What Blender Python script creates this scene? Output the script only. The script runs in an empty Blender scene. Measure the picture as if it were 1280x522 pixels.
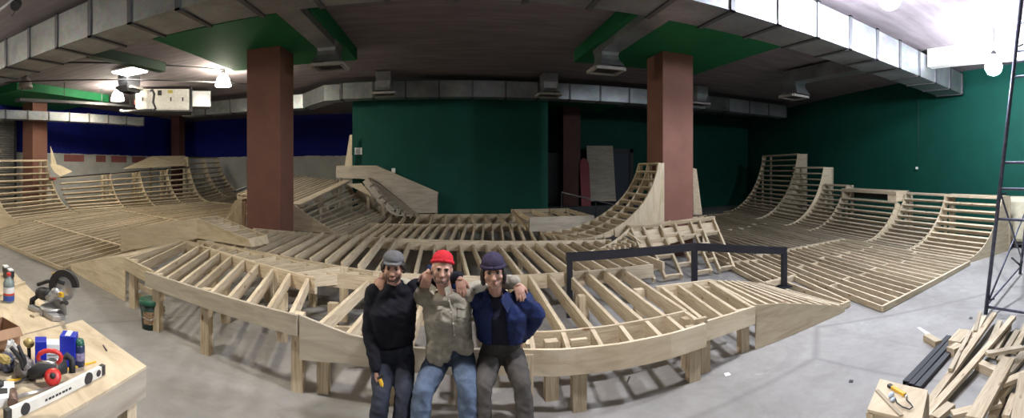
import bpy, bmesh, math, random
from mathutils import Vector, Matrix, noise
R = random.Random(7)
C = bpy.context.scene.collection
sc = bpy.context.scene
F, YH, XC, CAMH, YAW = 540.0, 212.0, 640.0, 2.2, 0.14   # panorama: pixels per radian, horizon row, centre column, eye height, yaw
V = Vector

def ray(x):
    a = (x - XC) / F + YAW
    return V((math.sin(a), math.cos(a), 0))
def G(x, y, z=0.0):
    """the point of height z seen at pixel x, y"""
    r = F * (CAMH - z) / (y - YH)
    p = ray(x) * r
    return V((p.x, p.y, z))
def Q(x, y, r):
    """the point at plan distance r seen at pixel x, y"""
    p = ray(x) * r
    return V((p.x, p.y, CAMH - (y - YH) * r / F))

# ------------------------------------------------------------------ materials
def new_mat(name):
    m = bpy.data.materials.new(name); m.use_nodes = True
    nt = m.node_tree
    return m, nt, nt.nodes['Principled BSDF']
def N(nt, typ, **kw):
    n = nt.nodes.new(typ)
    for k, v in kw.items():
        if hasattr(n, k): setattr(n, k, v)
        else: n.inputs[k.replace('_', ' ')].default_value = v
    return n
def ramp(nt, fac, stops):
    r = nt.nodes.new('ShaderNodeValToRGB')
    e = r.color_ramp.elements
    while len(e) < len(stops): e.new(.5)
    for i, (p, c) in enumerate(stops):
        e[i].position = p; e[i].color = (*c, 1)
    nt.links.new(fac, r.inputs[0])
    return r.outputs[0]
def mix(nt, fac, a, b, mode='MIX'):
    n = nt.nodes.new('ShaderNodeMix'); n.data_type = 'RGBA'; n.blend_type = mode
    for sock, v in ((n.inputs[0], fac), (n.inputs[6], a), (n.inputs[7], b)):
        if hasattr(v, 'is_linked'): nt.links.new(v, sock)
        elif isinstance(v, (int, float)): sock.default_value = v
        else: sock.default_value = (*v, 1)
    return n.outputs[2]
def coords(nt, kind='Object', scale=(1, 1, 1)):
    t = nt.nodes.new('ShaderNodeTexCoord'); mp = nt.nodes.new('ShaderNodeMapping')
    mp.inputs['Scale'].default_value = scale
    nt.links.new(t.outputs[kind], mp.inputs[0])
    return mp.outputs[0]
def geo_coords(nt, scale=(1, 1, 1)):
    t = nt.nodes.new('ShaderNodeNewGeometry'); mp = nt.nodes.new('ShaderNodeMapping')
    mp.inputs['Scale'].default_value = scale
    nt.links.new(t.outputs['Position'], mp.inputs[0])
    return mp.outputs[0]
def noise_tex(nt, co, scale, detail=3, rough=.55, dist=0):
    n = nt.nodes.new('ShaderNodeTexNoise')
    n.inputs['Scale'].default_value = scale; n.inputs['Detail'].default_value = detail
    n.inputs['Roughness'].default_value = rough; n.inputs['Distortion'].default_value = dist
    nt.links.new(co, n.inputs['Vector'])
    return n.outputs['Fac']
def bump(nt, b, h, strength=.2, dist=.01):
    n = nt.nodes.new('ShaderNodeBump'); n.inputs['Strength'].default_value = strength; n.inputs['Distance'].default_value = dist
    nt.links.new(h, n.inputs['Height']); nt.links.new(n.outputs[0], b.inputs['Normal'])

def wood(name, c0, c1, c2, grain=(1.2, 16, 16), knots=True, rough=.75, vary=.3):
    """sawn timber: grain along the board's own X axis, each board a slightly different tone"""
    m, nt, b = new_mat(name)
    oi = nt.nodes.new('ShaderNodeObjectInfo')
    t = nt.nodes.new('ShaderNodeTexCoord')
    add = nt.nodes.new('ShaderNodeVectorMath'); add.operation = 'ADD'
    sh = nt.nodes.new('ShaderNodeVectorMath'); sh.operation = 'SCALE'; sh.inputs[0].default_value = (13, 7, 5)
    nt.links.new(oi.outputs['Random'], sh.inputs['Scale'])
    nt.links.new(t.outputs['Object'], add.inputs[0]); nt.links.new(sh.outputs[0], add.inputs[1])
    mp = nt.nodes.new('ShaderNodeMapping'); mp.inputs['Scale'].default_value = grain
    nt.links.new(add.outputs[0], mp.inputs[0])
    g = noise_tex(nt, mp.outputs[0], 2.2, 4, .6, .9)
    col = ramp(nt, g, [(.3, c0), (.5, c1), (.72, c2)])
    big = noise_tex(nt, add.outputs[0], .9, 2)
    tone = ramp(nt, big, [(.3, (.86, .84, .8)), (.7, (1.06, 1.04, 1.02))])
    col = mix(nt, .8, col, tone, 'MULTIPLY')
    if knots:
        mk = nt.nodes.new('ShaderNodeMapping'); mk.inputs['Scale'].default_value = (2.1, 6, 6)
        nt.links.new(add.outputs[0], mk.inputs[0])
        vo = nt.nodes.new('ShaderNodeTexVoronoi'); vo.inputs['Scale'].default_value = 1.0
        nt.links.new(mk.outputs[0], vo.inputs['Vector'])
        k = ramp(nt, vo.outputs['Distance'], [(.06, (1, 1, 1)), (.13, (0, 0, 0))])
        col = mix(nt, k, col, (c0[0] * .55, c0[1] * .42, c0[2] * .34))
    rr = ramp(nt, oi.outputs['Random'], [(0, (1 - vary, 1 - vary * 1.05, 1 - vary * 1.15)), (1, (1.0, 1.0, 1.0))])
    col = mix(nt, 1.0, col, rr, 'MULTIPLY')
    nt.links.new(col, b.inputs['Base Color'])
    b.inputs['Roughness'].default_value = rough
    bump(nt, b, g, .15, .004)
    return m
def simple(name, col, rough=.6, metal=0.0, var=.12, scale=8, spec=None, bumps=0):
    m, nt, b = new_mat(name)
    n = noise_tex(nt, coords(nt), scale, 3)
    c = ramp(nt, n, [(.3, tuple(x * (1 - var) for x in col)), (.7, tuple(min(1, x * (1 + var)) for x in col))])
    nt.links.new(c, b.inputs['Base Color'])
    b.inputs['Roughness'].default_value = rough; b.inputs['Metallic'].default_value = metal
    if spec is not None: b.inputs['Specular IOR Level'].default_value = spec
    if bumps: bump(nt, b, n, bumps, .01)
    return m
def emit(name, col, strength):
    m, nt, b = new_mat(name)
    b.inputs['Base Color'].default_value = (*col, 1)
    b.inputs['Emission Color'].default_value = (*col, 1); b.inputs['Emission Strength'].default_value = strength
    return m

M = {}
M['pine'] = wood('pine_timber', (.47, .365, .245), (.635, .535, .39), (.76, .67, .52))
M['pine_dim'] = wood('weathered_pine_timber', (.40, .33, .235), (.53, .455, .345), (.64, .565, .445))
M['ply'] = wood('plywood', (.52, .42, .285), (.64, .545, .395), (.74, .65, .50), grain=(.8, 5, 5), knots=False, vary=.2)
M['ply_grey'] = wood('greyish_plywood', (.38, .33, .265), (.47, .42, .345), (.56, .51, .43), grain=(.8, 5, 5), knots=False, vary=.15)
M['black_steel'] = simple('black_painted_steel', (.012, .013, .02), .45)
M['blue_steel'] = simple('worn_blue_black_tube', (.10, .105, .15), .4, .5, .3, 12)

def concrete_floor():
    m, nt, b = new_mat('concrete_floor')
    co = geo_coords(nt)
    n1 = noise_tex(nt, co, .45, 5, .6, .4); n2 = noise_tex(nt, co, 5, 5, .7); n3 = noise_tex(nt, co, 1.6, 4, .6, 1.2)
    c = ramp(nt, n1, [(.3, (.23, .22, .21)), (.55, (.32, .31, .30)), (.75, (.39, .39, .38))])
    c = mix(nt, .35, c, ramp(nt, n2, [(.35, (.7, .7, .7)), (.65, (1.1, 1.1, 1.1))]), 'MULTIPLY')
    st = ramp(nt, n3, [(.66, (0, 0, 0)), (.74, (1, 1, 1))])
    stf = mix(nt, .4, (0, 0, 0), st)
    c = mix(nt, stf, c, (.52, .53, .54))
    n4 = noise_tex(nt, co, .9, 6, .7, 2.2)
    c = mix(nt, .5, c, ramp(nt, n4, [(.35, (.72, .70, .68)), (.5, (1, 1, 1)), (.62, (.86, .85, .84))]), 'MULTIPLY')
    vo = nt.nodes.new('ShaderNodeTexVoronoi'); vo.feature = 'DISTANCE_TO_EDGE'; vo.inputs['Scale'].default_value = .22
    nt.links.new(co, vo.inputs['Vector'])
    c = mix(nt, ramp(nt, vo.outputs['Distance'], [(.0, (.5, .5, .5)), (.012, (0, 0, 0))]), c, (.14, .135, .13))
    nt.links.new(c, b.inputs['Base Color']); b.inputs['Roughness'].default_value = .62
    bump(nt, b, n2, .12, .01)
    return m
M['floor'] = concrete_floor()
def ceil_mat():
    m, nt, b = new_mat('concrete_ceiling')
    co = geo_coords(nt, (1, 7, 1))
    n1 = noise_tex(nt, co, .7, 4); n2 = noise_tex(nt, geo_coords(nt), 3, 5, .7)
    c = ramp(nt, n1, [(.3, (.145, .118, .13)), (.7, (.225, .188, .20))])
    c = mix(nt, .4, c, ramp(nt, n2, [(.3, (.7, .7, .7)), (.7, (1.15, 1.15, 1.15))]), 'MULTIPLY')
    nt.links.new(c, b.inputs['Base Color']); b.inputs['Roughness'].default_value = .9
    return m
M['ceiling'] = ceil_mat()
def paint(name, col, var=.12):
    m, nt, b = new_mat(name)
    n = noise_tex(nt, geo_coords(nt), 1.5, 5, .65)
    c = ramp(nt, n, [(.3, tuple(x * (1 - var) for x in col)), (.7, tuple(x * (1 + var) for x in col))])
    nt.links.new(c, b.inputs['Base Color']); b.inputs['Roughness'].default_value = .7
    b.inputs['Specular IOR Level'].default_value = .25
    return m
M['green'] = paint('green_wall_paint', (.003, .060, .043))
M['green_bright'] = paint('bright_green_paint', (.010, .13, .045))
M['blue'] = paint('blue_wall_paint', (.006, .012, .17))
M['white_wall'] = paint('white_wall_paint', (.44, .44, .42), .15)
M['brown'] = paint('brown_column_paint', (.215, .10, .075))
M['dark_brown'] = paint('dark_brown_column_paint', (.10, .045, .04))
M['pink'] = paint('faded_red_paint', (.36, .13, .12))
def two_tone():
    m, nt, b = new_mat('blue_over_white_wall')
    g = nt.nodes.new('ShaderNodeNewGeometry'); s = nt.nodes.new('ShaderNodeSeparateXYZ')
    nt.links.new(g.outputs['Position'], s.inputs[0])
    n = noise_tex(nt, geo_coords(nt), 2.5, 3)
    ad = nt.nodes.new('ShaderNodeMath'); ad.operation = 'MULTIPLY_ADD'; ad.inputs[1].default_value = .12
    nt.links.new(n, ad.inputs[0]); nt.links.new(s.outputs['Z'], ad.inputs[2])
    gt = nt.nodes.new('ShaderNodeMath'); gt.operation = 'GREATER_THAN'; gt.inputs[1].default_value = 3.09
    nt.links.new(ad.outputs[0], gt.inputs[0])
    n2 = noise_tex(nt, geo_coords(nt), 1.2, 5, .65)
    cb = ramp(nt, n2, [(.3, (.006, .012, .16)), (.7, (.009, .016, .22))])
    cw = ramp(nt, n2, [(.3, (.48, .48, .46)), (.7, (.63, .63, .60))])
    nt.links.new(mix(nt, gt.outputs[0], cw, cb), b.inputs['Base Color'])
    b.inputs['Roughness'].default_value = .75; b.inputs['Specular IOR Level'].default_value = .2
    return m
M['two_tone'] = two_tone()
def galv():
    m, nt, b = new_mat('galvanised_sheet')
    vo = nt.nodes.new('ShaderNodeTexVoronoi'); vo.inputs['Scale'].default_value = 14
    nt.links.new(geo_coords(nt), vo.inputs['Vector'])
    n = noise_tex(nt, geo_coords(nt), 1.3, 4)
    c = ramp(nt, n, [(.3, (.22, .23, .235)), (.7, (.39, .40, .41))])
    c = mix(nt, .15, c, vo.outputs['Color'], 'SOFT_LIGHT')
    nt.links.new(c, b.inputs['Base Color']); b.inputs['Metallic'].default_value = .75
    b.inputs['Roughness'].default_value = .42
    return m
M['galv'] = galv()
M['galv_dark'] = simple('dull_duct_flange', (.13, .13, .14), .5, .7)
M['white_metal'] = simple('white_enamel', (.72, .71, .66), .45)
M['dark'] = simple('dark_grey_metal', (.03, .03, .033), .6)

# ------------------------------------------------------------------ objects
def link(o, parent=None):
    C.objects.link(o)
    if parent is not None: o.parent = parent
    return o
def root(name, loc, label, cat, group=None, kind=None):
    o = bpy.data.objects.new(name, None); C.objects.link(o)
    o.location = loc; o.empty_display_size = .1; WORLD[o.name] = Matrix.Translation(V(loc))
    tag(o, label, cat, group, kind)
    return o
def tag(o, label=None, cat=None, group=None, kind=None):
    if label: o['label'] = label
    if cat: o['category'] = cat
    if group: o['group'] = group
    if kind: o['kind'] = kind
    return o
WORLD = {}
def place(o, mw, parent):
    """sets the world matrix mw of an object, under its parent if it has one"""
    WORLD[o.name] = mw.copy()
    if parent is not None:
        o.parent = parent
        mw = WORLD[parent.name].inverted() @ mw
    o.matrix_basis = mw
    return o
def parent_loc(p):
    return WORLD[p.name].translation.copy()
def frame(p0, p1, up=V((0, 0, 1))):
    x = (p1 - p0); L = x.length; x = x / L
    y = up.cross(x)
    if y.length < 1e-5: y = V((0, 1, 0)).cross(x)
    y.normalize(); z = x.cross(y)
    m = Matrix((x, y, z)).transposed().to_4x4()
    m.translation = (p0 + p1) / 2
    return m, L
def mesh_from(name, verts, faces, mat=None, smooth=False):
    me = bpy.data.meshes.new(name)
    me.from_pydata([tuple(v) for v in verts], [], faces)
    if mat is not None: me.materials.append(mat)
    if smooth:
        for p in me.polygons: p.use_smooth = True
    me.update()
    return me
BOX_F = [(0, 3, 2, 1), (4, 5, 6, 7), (0, 1, 5, 4), (1, 2, 6, 5), (2, 3, 7, 6), (3, 0, 4, 7)]
def box_verts(l, w, h, c=(0, 0, 0)):
    return [(c[0] + sx * l / 2, c[1] + sy * w / 2, c[2] + sz * h / 2) for sz in (-1, 1) for sx, sy in ((-1, -1), (1, -1), (1, 1), (-1, 1))]
def board(name, p0, p1, w, h, mat, parent=None, up=V((0, 0, 1)), drop=0.0):
    """a straight timber from p0 to p1; w across, h along 'up'; the line p0-p1 lies drop*h above its axis (drop=.5: on its top face)"""
    m, L = frame(V(p0), V(p1), V(up))
    m = m @ Matrix.Translation((0, 0, -h * drop))
    o = bpy.data.objects.new(name, mesh_from(name, box_verts(L, w, h), BOX_F, mat)); C.objects.link(o)
    return place(o, m, parent)
def plate(name, pts, thick, mat, parent=None, xdir=None):
    """a flat sheet: polygon pts (world) pushed through by the vector thick; its own X axis runs along xdir"""
    pts = [V(p) for p in pts]; c = sum(pts, V()) / len(pts); th = V(thick)
    x = V(xdir) if xdir is not None else (pts[1] - pts[0])
    z = th.normalized(); x = (x - z * x.dot(z)).normalized(); y = z.cross(x)
    m = Matrix((x, y, z)).transposed().to_4x4(); m.translation = c
    mi = m.inverted(); n = len(pts)
    nrm = V()
    for i in range(n): nrm += (pts[i] - c).cross(pts[(i + 1) % n] - c)
    if nrm.dot(th) < 0: pts = pts[::-1]
    vs = [mi @ p for p in pts] + [mi @ (p + th) for p in pts]
    fs = [tuple(range(n))[::-1], tuple(range(n, 2 * n))] + [(i, (i + 1) % n, n + (i + 1) % n, n + i) for i in range(n)]
    o = bpy.data.objects.new(name, mesh_from(name, vs, fs, mat)); C.objects.link(o)
    return place(o, m, parent)
class MB:
    """collects shapes into one mesh"""
    def __init__(s): s.v = []; s.f = []; s.mi = []; s.sm = []
    def add(s, vs, fs, mi=0, smooth=False):
        o = len(s.v); s.v += [V(v) for v in vs]
        for f in fs: s.f.append(tuple(i + o for i in f)); s.mi.append(mi); s.sm.append(smooth)
        return s
    def box(s, lo, hi, mi=0):
        l = [hi[i] - lo[i] for i in range(3)]; c = [(hi[i] + lo[i]) / 2 for i in range(3)]
        return s.add(box_verts(*l, c), BOX_F, mi)
    def beam(s, p0, p1, w, h, up=V((0, 0, 1)), mi=0):
        m, L = frame(V(p0), V(p1), V(up))
        return s.add([m @ V(v) for v in box_verts(L, w, h)], BOX_F, mi)
    def tube(s, pts, r, n=10, mi=0, caps=True, smooth=True):
        pts = [V(p) for p in pts]; rs = r if isinstance(r, (list, tuple)) else [r] * len(pts)
        vs, fs = [], []
        t = (pts[1] - pts[0]).normalized()
        u = t.orthogonal().normalized()
        for i, p in enumerate(pts):
            if i == 0: d = pts[1] - pts[0]
            elif i == len(pts) - 1: d = pts[-1] - pts[-2]
            else: d = (pts[i + 1] - p).normalized() + (p - pts[i - 1]).normalized()
            d.normalize(); u = (u - d * u.dot(d)).normalized(); w = d.cross(u)
            vs += [p + (u * math.cos(2 * math.pi * k / n) + w * math.sin(2 * math.pi * k / n)) * rs[i] for k in range(n)]
        for i in range(len(pts) - 1):
            fs += [(i * n + k, i * n + (k + 1) % n, (i + 1) * n + (k + 1) % n, (i + 1) * n + k) for k in range(n)]
        s.add(vs, fs, mi, smooth)
        if caps:
            s.add(vs[:n], [tuple(range(n))[::-1]], mi); s.add(vs[-n:], [tuple(range(n))], mi)
        return s
    def lathe(s, prof, c=(0, 0, 0), axis=V((0, 0, 1)), n=20, mi=0, smooth=True, caps=True):
        """prof: (radius, height) pairs"""
        a = V(axis).normalized(); u = a.orthogonal().normalized(); w = a.cross(u); c = V(c)
        vs = [c + a * h + (u * math.cos(2 * math.pi * k / n) + w * math.sin(2 * math.pi * k / n)) * r for r, h in prof for k in range(n)]
        fs = [(i * n + k, i * n + (k + 1) % n, (i + 1) * n + (k + 1) % n, (i + 1) * n + k) for i in range(len(prof) - 1) for k in range(n)]
        s.add(vs, fs, mi, smooth)
        if caps:
            if prof[0][0] > 1e-4: s.add(vs[:n], [tuple(range(n))[::-1]], mi)
            if prof[-1][0] > 1e-4: s.add(vs[-n:], [tuple(range(n))], mi)
        return s
    def ball(s, c, r, n=14, mi=0, m=None):
        rx = r if isinstance(r, (list, tuple)) else (r, r, r)
        vs, fs = [], []; k = n // 2
        for i in range(k + 1):
            t = math.pi * i / k
            for j in range(n):
                p = 2 * math.pi * j / n
                q = V((rx[0] * math.sin(t) * math.cos(p), rx[1] * math.sin(t) * math.sin(p), rx[2] * math.cos(t)))
                if m is not None: q = m @ q
                vs.append(V(c) + q)
        for i in range(k):
            fs += [(i * n + j, (i + 1) * n + j, (i + 1) * n + (j + 1) % n, i * n + (j + 1) % n) for j in range(n)]
        return s.add(vs, fs, mi, True)
    def prism(s, pts, th, mi=0):
        pts = [V(p) for p in pts]; th = V(th); n = len(pts); c = sum(pts, V()) / n; nrm = V()
        for i in range(n): nrm += (pts[i] - c).cross(pts[(i + 1) % n] - c)
        if nrm.dot(th) < 0: pts = pts[::-1]
        vs = pts + [p + th for p in pts]
        return s.add(vs, [tuple(range(n))[::-1], tuple(range(n, 2 * n))] + [(i, (i + 1) % n, n + (i + 1) % n, n + i) for i in range(n)], mi)
    def build(s, name, mats, parent=None, at=None, bevel=0, local=False):
        """vertices are world coordinates (or local to 'at' when local=True); the object's origin goes to 'at'"""
        at = V(at) if at is not None else (parent_loc(parent) if parent is not None else V())
        off = V() if local else at
        me = bpy.data.meshes.new(name)
        me.from_pydata([tuple(v - off) for v in s.v], [], s.f)
        mats = mats if isinstance(mats, (list, tuple)) else [mats]
        for m in mats: me.materials.append(m)
        for p, mi, sm in zip(me.polygons, s.mi, s.sm): p.material_index = mi; p.use_smooth = sm
        bm = bmesh.new(); bm.from_mesh(me)
        bmesh.ops.remove_doubles(bm, verts=bm.verts, dist=1e-5)
        if bevel:
            ed = [e for e in bm.edges if len(e.link_faces) == 2 and e.calc_face_angle(0) > .6]
            bmesh.ops.bevel(bm, geom=ed, offset=bevel, segments=2, affect='EDGES', profile=.5, clamp_overlap=True)
        bm.to_mesh(me); bm.free(); me.update()
        o = bpy.data.objects.new(name, me); C.objects.link(o)
        place(o, Matrix.Translation(at), parent)
        return o
# ------------------------------------------------------------------ camera
cd = bpy.data.cameras.new('camera'); cam = bpy.data.objects.new('camera', cd); C.objects.link(cam)
cd.type = 'PANO'
pano = cd if hasattr(cd, 'panorama_type') else cd.cycles
pano.panorama_type = 'CENTRAL_CYLINDRICAL'
pano.central_cylindrical_range_u_min = -640 / F; pano.central_cylindrical_range_u_max = 640 / F
pano.central_cylindrical_range_v_min = -(522 - YH) / F; pano.central_cylindrical_range_v_max = YH / F
pano.central_cylindrical_radius = 1.0
cam.location = (0, 0, CAMH); cam.rotation_euler = (math.pi / 2, 0, -YAW)
cd.clip_start = .05; cd.clip_end = 200
sc.camera = cam
sc.view_settings.view_transform = 'Standard'; sc.view_settings.look = 'None'; sc.view_settings.gamma = 1
sc.view_settings.use_curve_mapping = False; sc.view_settings.exposure = 0.25
w = bpy.data.worlds.new('world'); sc.world = w; w.use_nodes = True
w.node_tree.nodes['Background'].inputs[0].default_value = (.5, .5, .7, 1); w.node_tree.nodes['Background'].inputs[1].default_value = .004

# ------------------------------------------------------------------ the room
CEIL = 5.5
def struct(name, mb, mat, label=None, **k):
    o = mb.build(name, mat, at=(0, 0, 0), **k); o['kind'] = 'structure'
    if label: o['label'] = label
    return o
struct('floor', MB().box((-17.6, -6, -.2), (18.4, 25.2, 0)), M['floor'])
ceiling = struct('ceiling', MB().box((-17.6, -6, CEIL), (18.4, 25.2, CEIL + .3)), M['ceiling'])
wl = struct('wall_left', MB().box((-17.6, -6, 0), (-17.2, 25.2, CEIL)), M['two_tone'])
wb = struct('wall_back', MB().box((-17.2, 24.6, 0), (-3.0, 25.0, CEIL)), M['two_tone'])
struct('wall_green', MB().box((-3.7, 15.85, 0), (3.6, 24.6, CEIL)), M['green'])
struct('wall_recess', MB().box((3.6, 21.2, 0), (18.4, 21.6, CEIL)), M['green'])
RW = lambda v: 12.95 + .25 * (v - 3.5)          # the right wall runs slightly outwards
struct('wall_right', MB().prism([V((RW(-6), -6, 0)), V((RW(21.4), 21.4, 0)), V((RW(21.4) + .3, 21.4, 0)), V((RW(-6) + .3, -6, 0))], (0, 0, CEIL)), M['green'])
struct('wall_front', MB().box((-17.2, -6.3, 0), (18.4, -6, CEIL)), M['white_wall'])
# faded red patches low on the left wall
for x0, x1 in ((80, 105), (120, 132), (139, 158), (165, 182), (187, 203)):
    def vw(x):
        a = (x - XC) / F + YAW; return -17.2 / math.tan(a)
    MB().box((-17.2, vw(x0), 2.62), (-17.19, vw(x1), 2.98)).build('paint_patch', M['pink'], wl, at=(-17.2, (vw(x0) + vw(x1)) / 2, 2.6))
# columns and drop panels
def column(cu, cv, wd, mat, label, panel=True, top=5.18):
    o = MB().box((cu - wd / 2, cv - wd / 2, 0), (cu + wd / 2, cv + wd / 2, top)).build('column', mat, at=(cu, cv, 0), bevel=.012)
    tag(o, label, 'column', kind='structure')
    return o
column(-4.45, 10.0, .9, M['brown'], 'thick brown painted square column left of the three people')
column(5.53, 10.0, .9, M['brown'], 'thick brown painted square column behind the curved plywood ramp side')
column(-16.0, 11.1, .8, M['brown'], 'brown column beside the grey roller shutter')
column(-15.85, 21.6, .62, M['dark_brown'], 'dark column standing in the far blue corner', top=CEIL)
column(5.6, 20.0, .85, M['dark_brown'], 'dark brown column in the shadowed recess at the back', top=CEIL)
for (u0, v0, u1, v1) in ((-6.3, 7.6, -2.55, 11.5), (3.35, 7.45, 7.25, 11.5), (-18, 8.6, -13.6, 13.4), (3.4, 17.8, 7.6, 21.1)):
    MB().box((max(u0, -17.2), v0, 5.18), (u1, v1, CEIL)).build('drop_panel', M['green_bright'], ceiling, at=((u0 + u1) / 2, (v0 + v1) / 2, 5.18))
# roller shutter
sh = MB()
for i in range(46):
    z = .05 + i * .1
    sh.prism([V((-17.2, 0, z)), V((-17.13, 0, z + .02)), V((-17.1, 0, z + .05)), V((-17.13, 0, z + .08)), V((-17.2, 0, z + .1))], (0, 3.3, 0))
sh.v = [v + V((0, 7.4, 0)) for v in sh.v]
d1 = struct('door_1', sh, simple('grey_shutter', (.33, .32, .30), .5, .4), 'grey roller shutter behind the left ramp')
for v in (7.34, 10.74): MB().box((-17.2, v - .05, 0), (-17.05, v + .05, 4.7)).build('guide_rail', M['dark'], d1, at=(-17.2, v, 0))
# recess: pale door leaf, dark doorway, low dark step
d2 = struct('door_2', MB().box((4.7, 21.08, .5), (5.5, 21.16, 3.05)), simple('pale_grey_door', (.34, .34, .38), .6), 'pale door leaf left of the dark recess column')
d3 = struct('door_3', MB().box((8.0, 21.1, .2), (9.2, 21.16, 3.1)), simple('dark_blue_door', (.02, .03, .05), .5), 'dark door right of the leaning sheet')
fr = MB(); fr.box((7.8, 21.0, 0), (8.0, 21.2, 3.3)); fr.box((9.2, 21.0, 0), (9.4, 21.2, 3.3)); fr.box((7.8, 21.0, 3.1), (9.4, 21.2, 3.3))
fr.build('door_frame', M['dark'], d3, at=(8.6, 21.1, 0))
struct('trim_1', MB().box((3.62, 19.3, 0), (12.5, 21.15, .5)), M['dark'])
# ------------------------------------------------------------------ ducts and ceiling services
def duct(name, p0, p1, w, h, nseg, label, cat='duct', mat=None, flange=.03, group=None):
    """rectangular sheet duct; p0-p1 is its axis; flanges at its joints"""
    p0, p1 = V(p0), V(p1); mat = mat or M['galv']
    r = root(name, (p0 + p1) / 2, label, cat, group)
    board('duct_casing', p0, p1, w, h, mat, r)
    d = (p1 - p0).normalized()
    for i in range(nseg + 1):
        c = p0.lerp(p1, i / nseg)
        m, L = frame(c - d * flange, c + d * flange)
        b = MB()
        for s in (-1, 1):
            b.add([m @ V(v) for v in box_verts(L, .03, h + .06, (0, s * (w / 2 + .015), 0))], BOX_F)
            b.add([m @ V(v) for v in box_verts(L, w + .06, .03, (0, 0, s * (h / 2 + .015)))], BOX_F)
        b.build('flange', M['galv_dark'], r, at=c)
    return r
duct('main_duct', (-17.1, 5.87, 5.03), (13.2, 5.87, 5.03), .93, .66, 30, 'large galvanised air duct crossing the whole ceiling at the front', flange=.042)
duct('wall_duct', (-3.9, 15.2, 5.0), (14.6, 15.2, 5.0), .6, .56, 16, 'galvanised duct along the top of the green back wall')
# the stretch before the blue wall, with its two angled elbows
def angled(name, pts, w, h, mat, parent):
    b = MB(); pts = [V(p) for p in pts]
    n = []
    for i, p in enumerate(pts):
        d = V()
        if i: d += (p - pts[i - 1]).normalized()
        if i < len(pts) - 1: d += (pts[i + 1] - p).normalized()
        d.normalize(); s = V((d.y, -d.x, 0))
        k = 1.0
        if 0 < i < len(pts) - 1: k = 1 / max(.6, (pts[i] - pts[i - 1]).normalized().dot(d))
        n.append(s * (w / 2 * k))
    vs, fs = [], []
    for p, s in zip(pts, n):
        z = V((0, 0, h / 2)); vs += [p - s - z, p + s - z, p + s + z, p - s + z]
    for i in range(len(pts) - 1):
        a, c = i * 4, i * 4 + 4
        fs += [(a + k, a + (k + 1) % 4, c + (k + 1) % 4, c + k) for k in range(4)]
    fs += [(3, 2, 1, 0), tuple(len(vs) - 4 + k for k in range(4))]
    b.add(vs, fs)
    return b.build(name, mat, parent)
r = root('jogged_duct', (-7, 16.4, 4.95), 'galvanised duct with two angled elbows in front of the blue wall', 'duct')
angled('duct_casing', [(-11.8, 16.7, 4.97), (-5.75, 16.7, 4.97), (-4.4, 15.2, 4.97), (-3.95, 15.2, 4.97)], .6, .56, M['galv'], r)
for u, v in ((-10.5, 16.7), (-9.2, 16.7), (-7.9, 16.7), (-7.1, 16.7), (-6.4, 16.7), (-5.8, 16.7)):
    b = MB()
    b.box((u - .03, v - .33, 4.66), (u + .03, v + .33, 4.69)); b.box((u - .03, v - .33, 5.25), (u + .03, v + .33, 5.28))
    b.box((u - .03, v - .33, 4.69), (u + .03, v - .3, 5.25)); b.box((u - .03, v + .3, 4.69), (u + .03, v + .33, 5.25))
    b.build('flange', M['galv_dark'], r, at=(u, v, 4.97))
duct('side_duct', (-15.6, 8.2, 4.46), (-13.5, 15.4, 4.46), .5, .36, 8, 'narrow galvanised duct running below the ceiling before the blue left wall')
M['grille'] = simple('beige_grille', (.34, .32, .29), .6)
# branch ducts ending in flared outlets with square grilles
def outlet(u, v0, v1, zc, label, wd=.5, mt='galv'):
    r = root('air_outlet', (u, v1, zc), label, 'air vent', 'flared duct outlets under the ceiling')
    if v0 is not None:
        board('branch_duct', (u, v0, 5.22), (u, v1 - .3, 5.22), wd * .9, .4, M['galv'], r)
    b = MB()
    prof = [(wd * .5, .40, 5.42 if v0 is not None else 5.45), (wd * .5, .40, 5.15), (wd * .42, .34, 4.95), (wd * .45, .36, 4.85), (wd * .62, .5, zc + .08)]
    vs, fs = [], []
    for a, c, z in prof: vs += [(u - a, v1 - c, z), (u + a, v1 - c, z), (u + a, v1 + c * .6, z), (u - a, v1 + c * .6, z)]
    for i in range(len(prof) - 1):
        k = i * 4; fs += [(k + j, k + (j + 1) % 4, k + 4 + (j + 1) % 4, k + 4 + j) for j in range(4)]
    fs.append((3, 2, 1, 0))
    b.add(vs, [f[::-1] for f in fs]); b.build('hood', M[mt], r, at=(u, v1, 5))
    g = MB(); a = wd * .72
    for s in (-1, 1):
        g.box((u + s * a - .04, v1 - a, zc), (u + s * a + .04, v1 + a * .75, zc + .07)); g.box((u - a, v1 - .12 * a + s * a * .88 - .04, zc), (u + a, v1 - .12 * a + s * a * .88 + .04, zc + .07))
    g.build('grille_frame', M['grille'], r, at=(u, v1, zc))
    sl = MB()
    for i in range(9):
        x = u - a + .1 + i * (2 * a - .2) / 8
        sl.beam((x, v1 - a + .03, zc + .05), (x, v1 + .7 * a, zc + .05), .012, .05)
    sl.build('louvre', M['galv_dark'], r, at=(u, v1, zc))
    return r
outlet(-2.85, 6.36, 9.9, 4.6, 'flared air outlet hanging beside the left brown column')
outlet(3.72, 6.36, 10.0, 4.6, 'flared air outlet hanging left of the right brown column')
outlet(10.1, 6.36, 10.0, 4.55, 'flared air outlet hanging over the right ramps')
outlet(3.3, None, 14.5, 4.72, 'small flared outlet in front of the wall duct, right end of the green wall', .5)
outlet(-2.25, None, 14.5, 4.72, 'small flared outlet in front of the wall duct, above the white notice', .5)
outlet(9.2, None, 14.4, 4.75, 'small flared outlet right of the right brown column', .5)
outlet(-10.1, None, 11.0, 4.95, 'dark outlet hood above the air handling unit on the left', .45, 'galv_dark')
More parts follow.
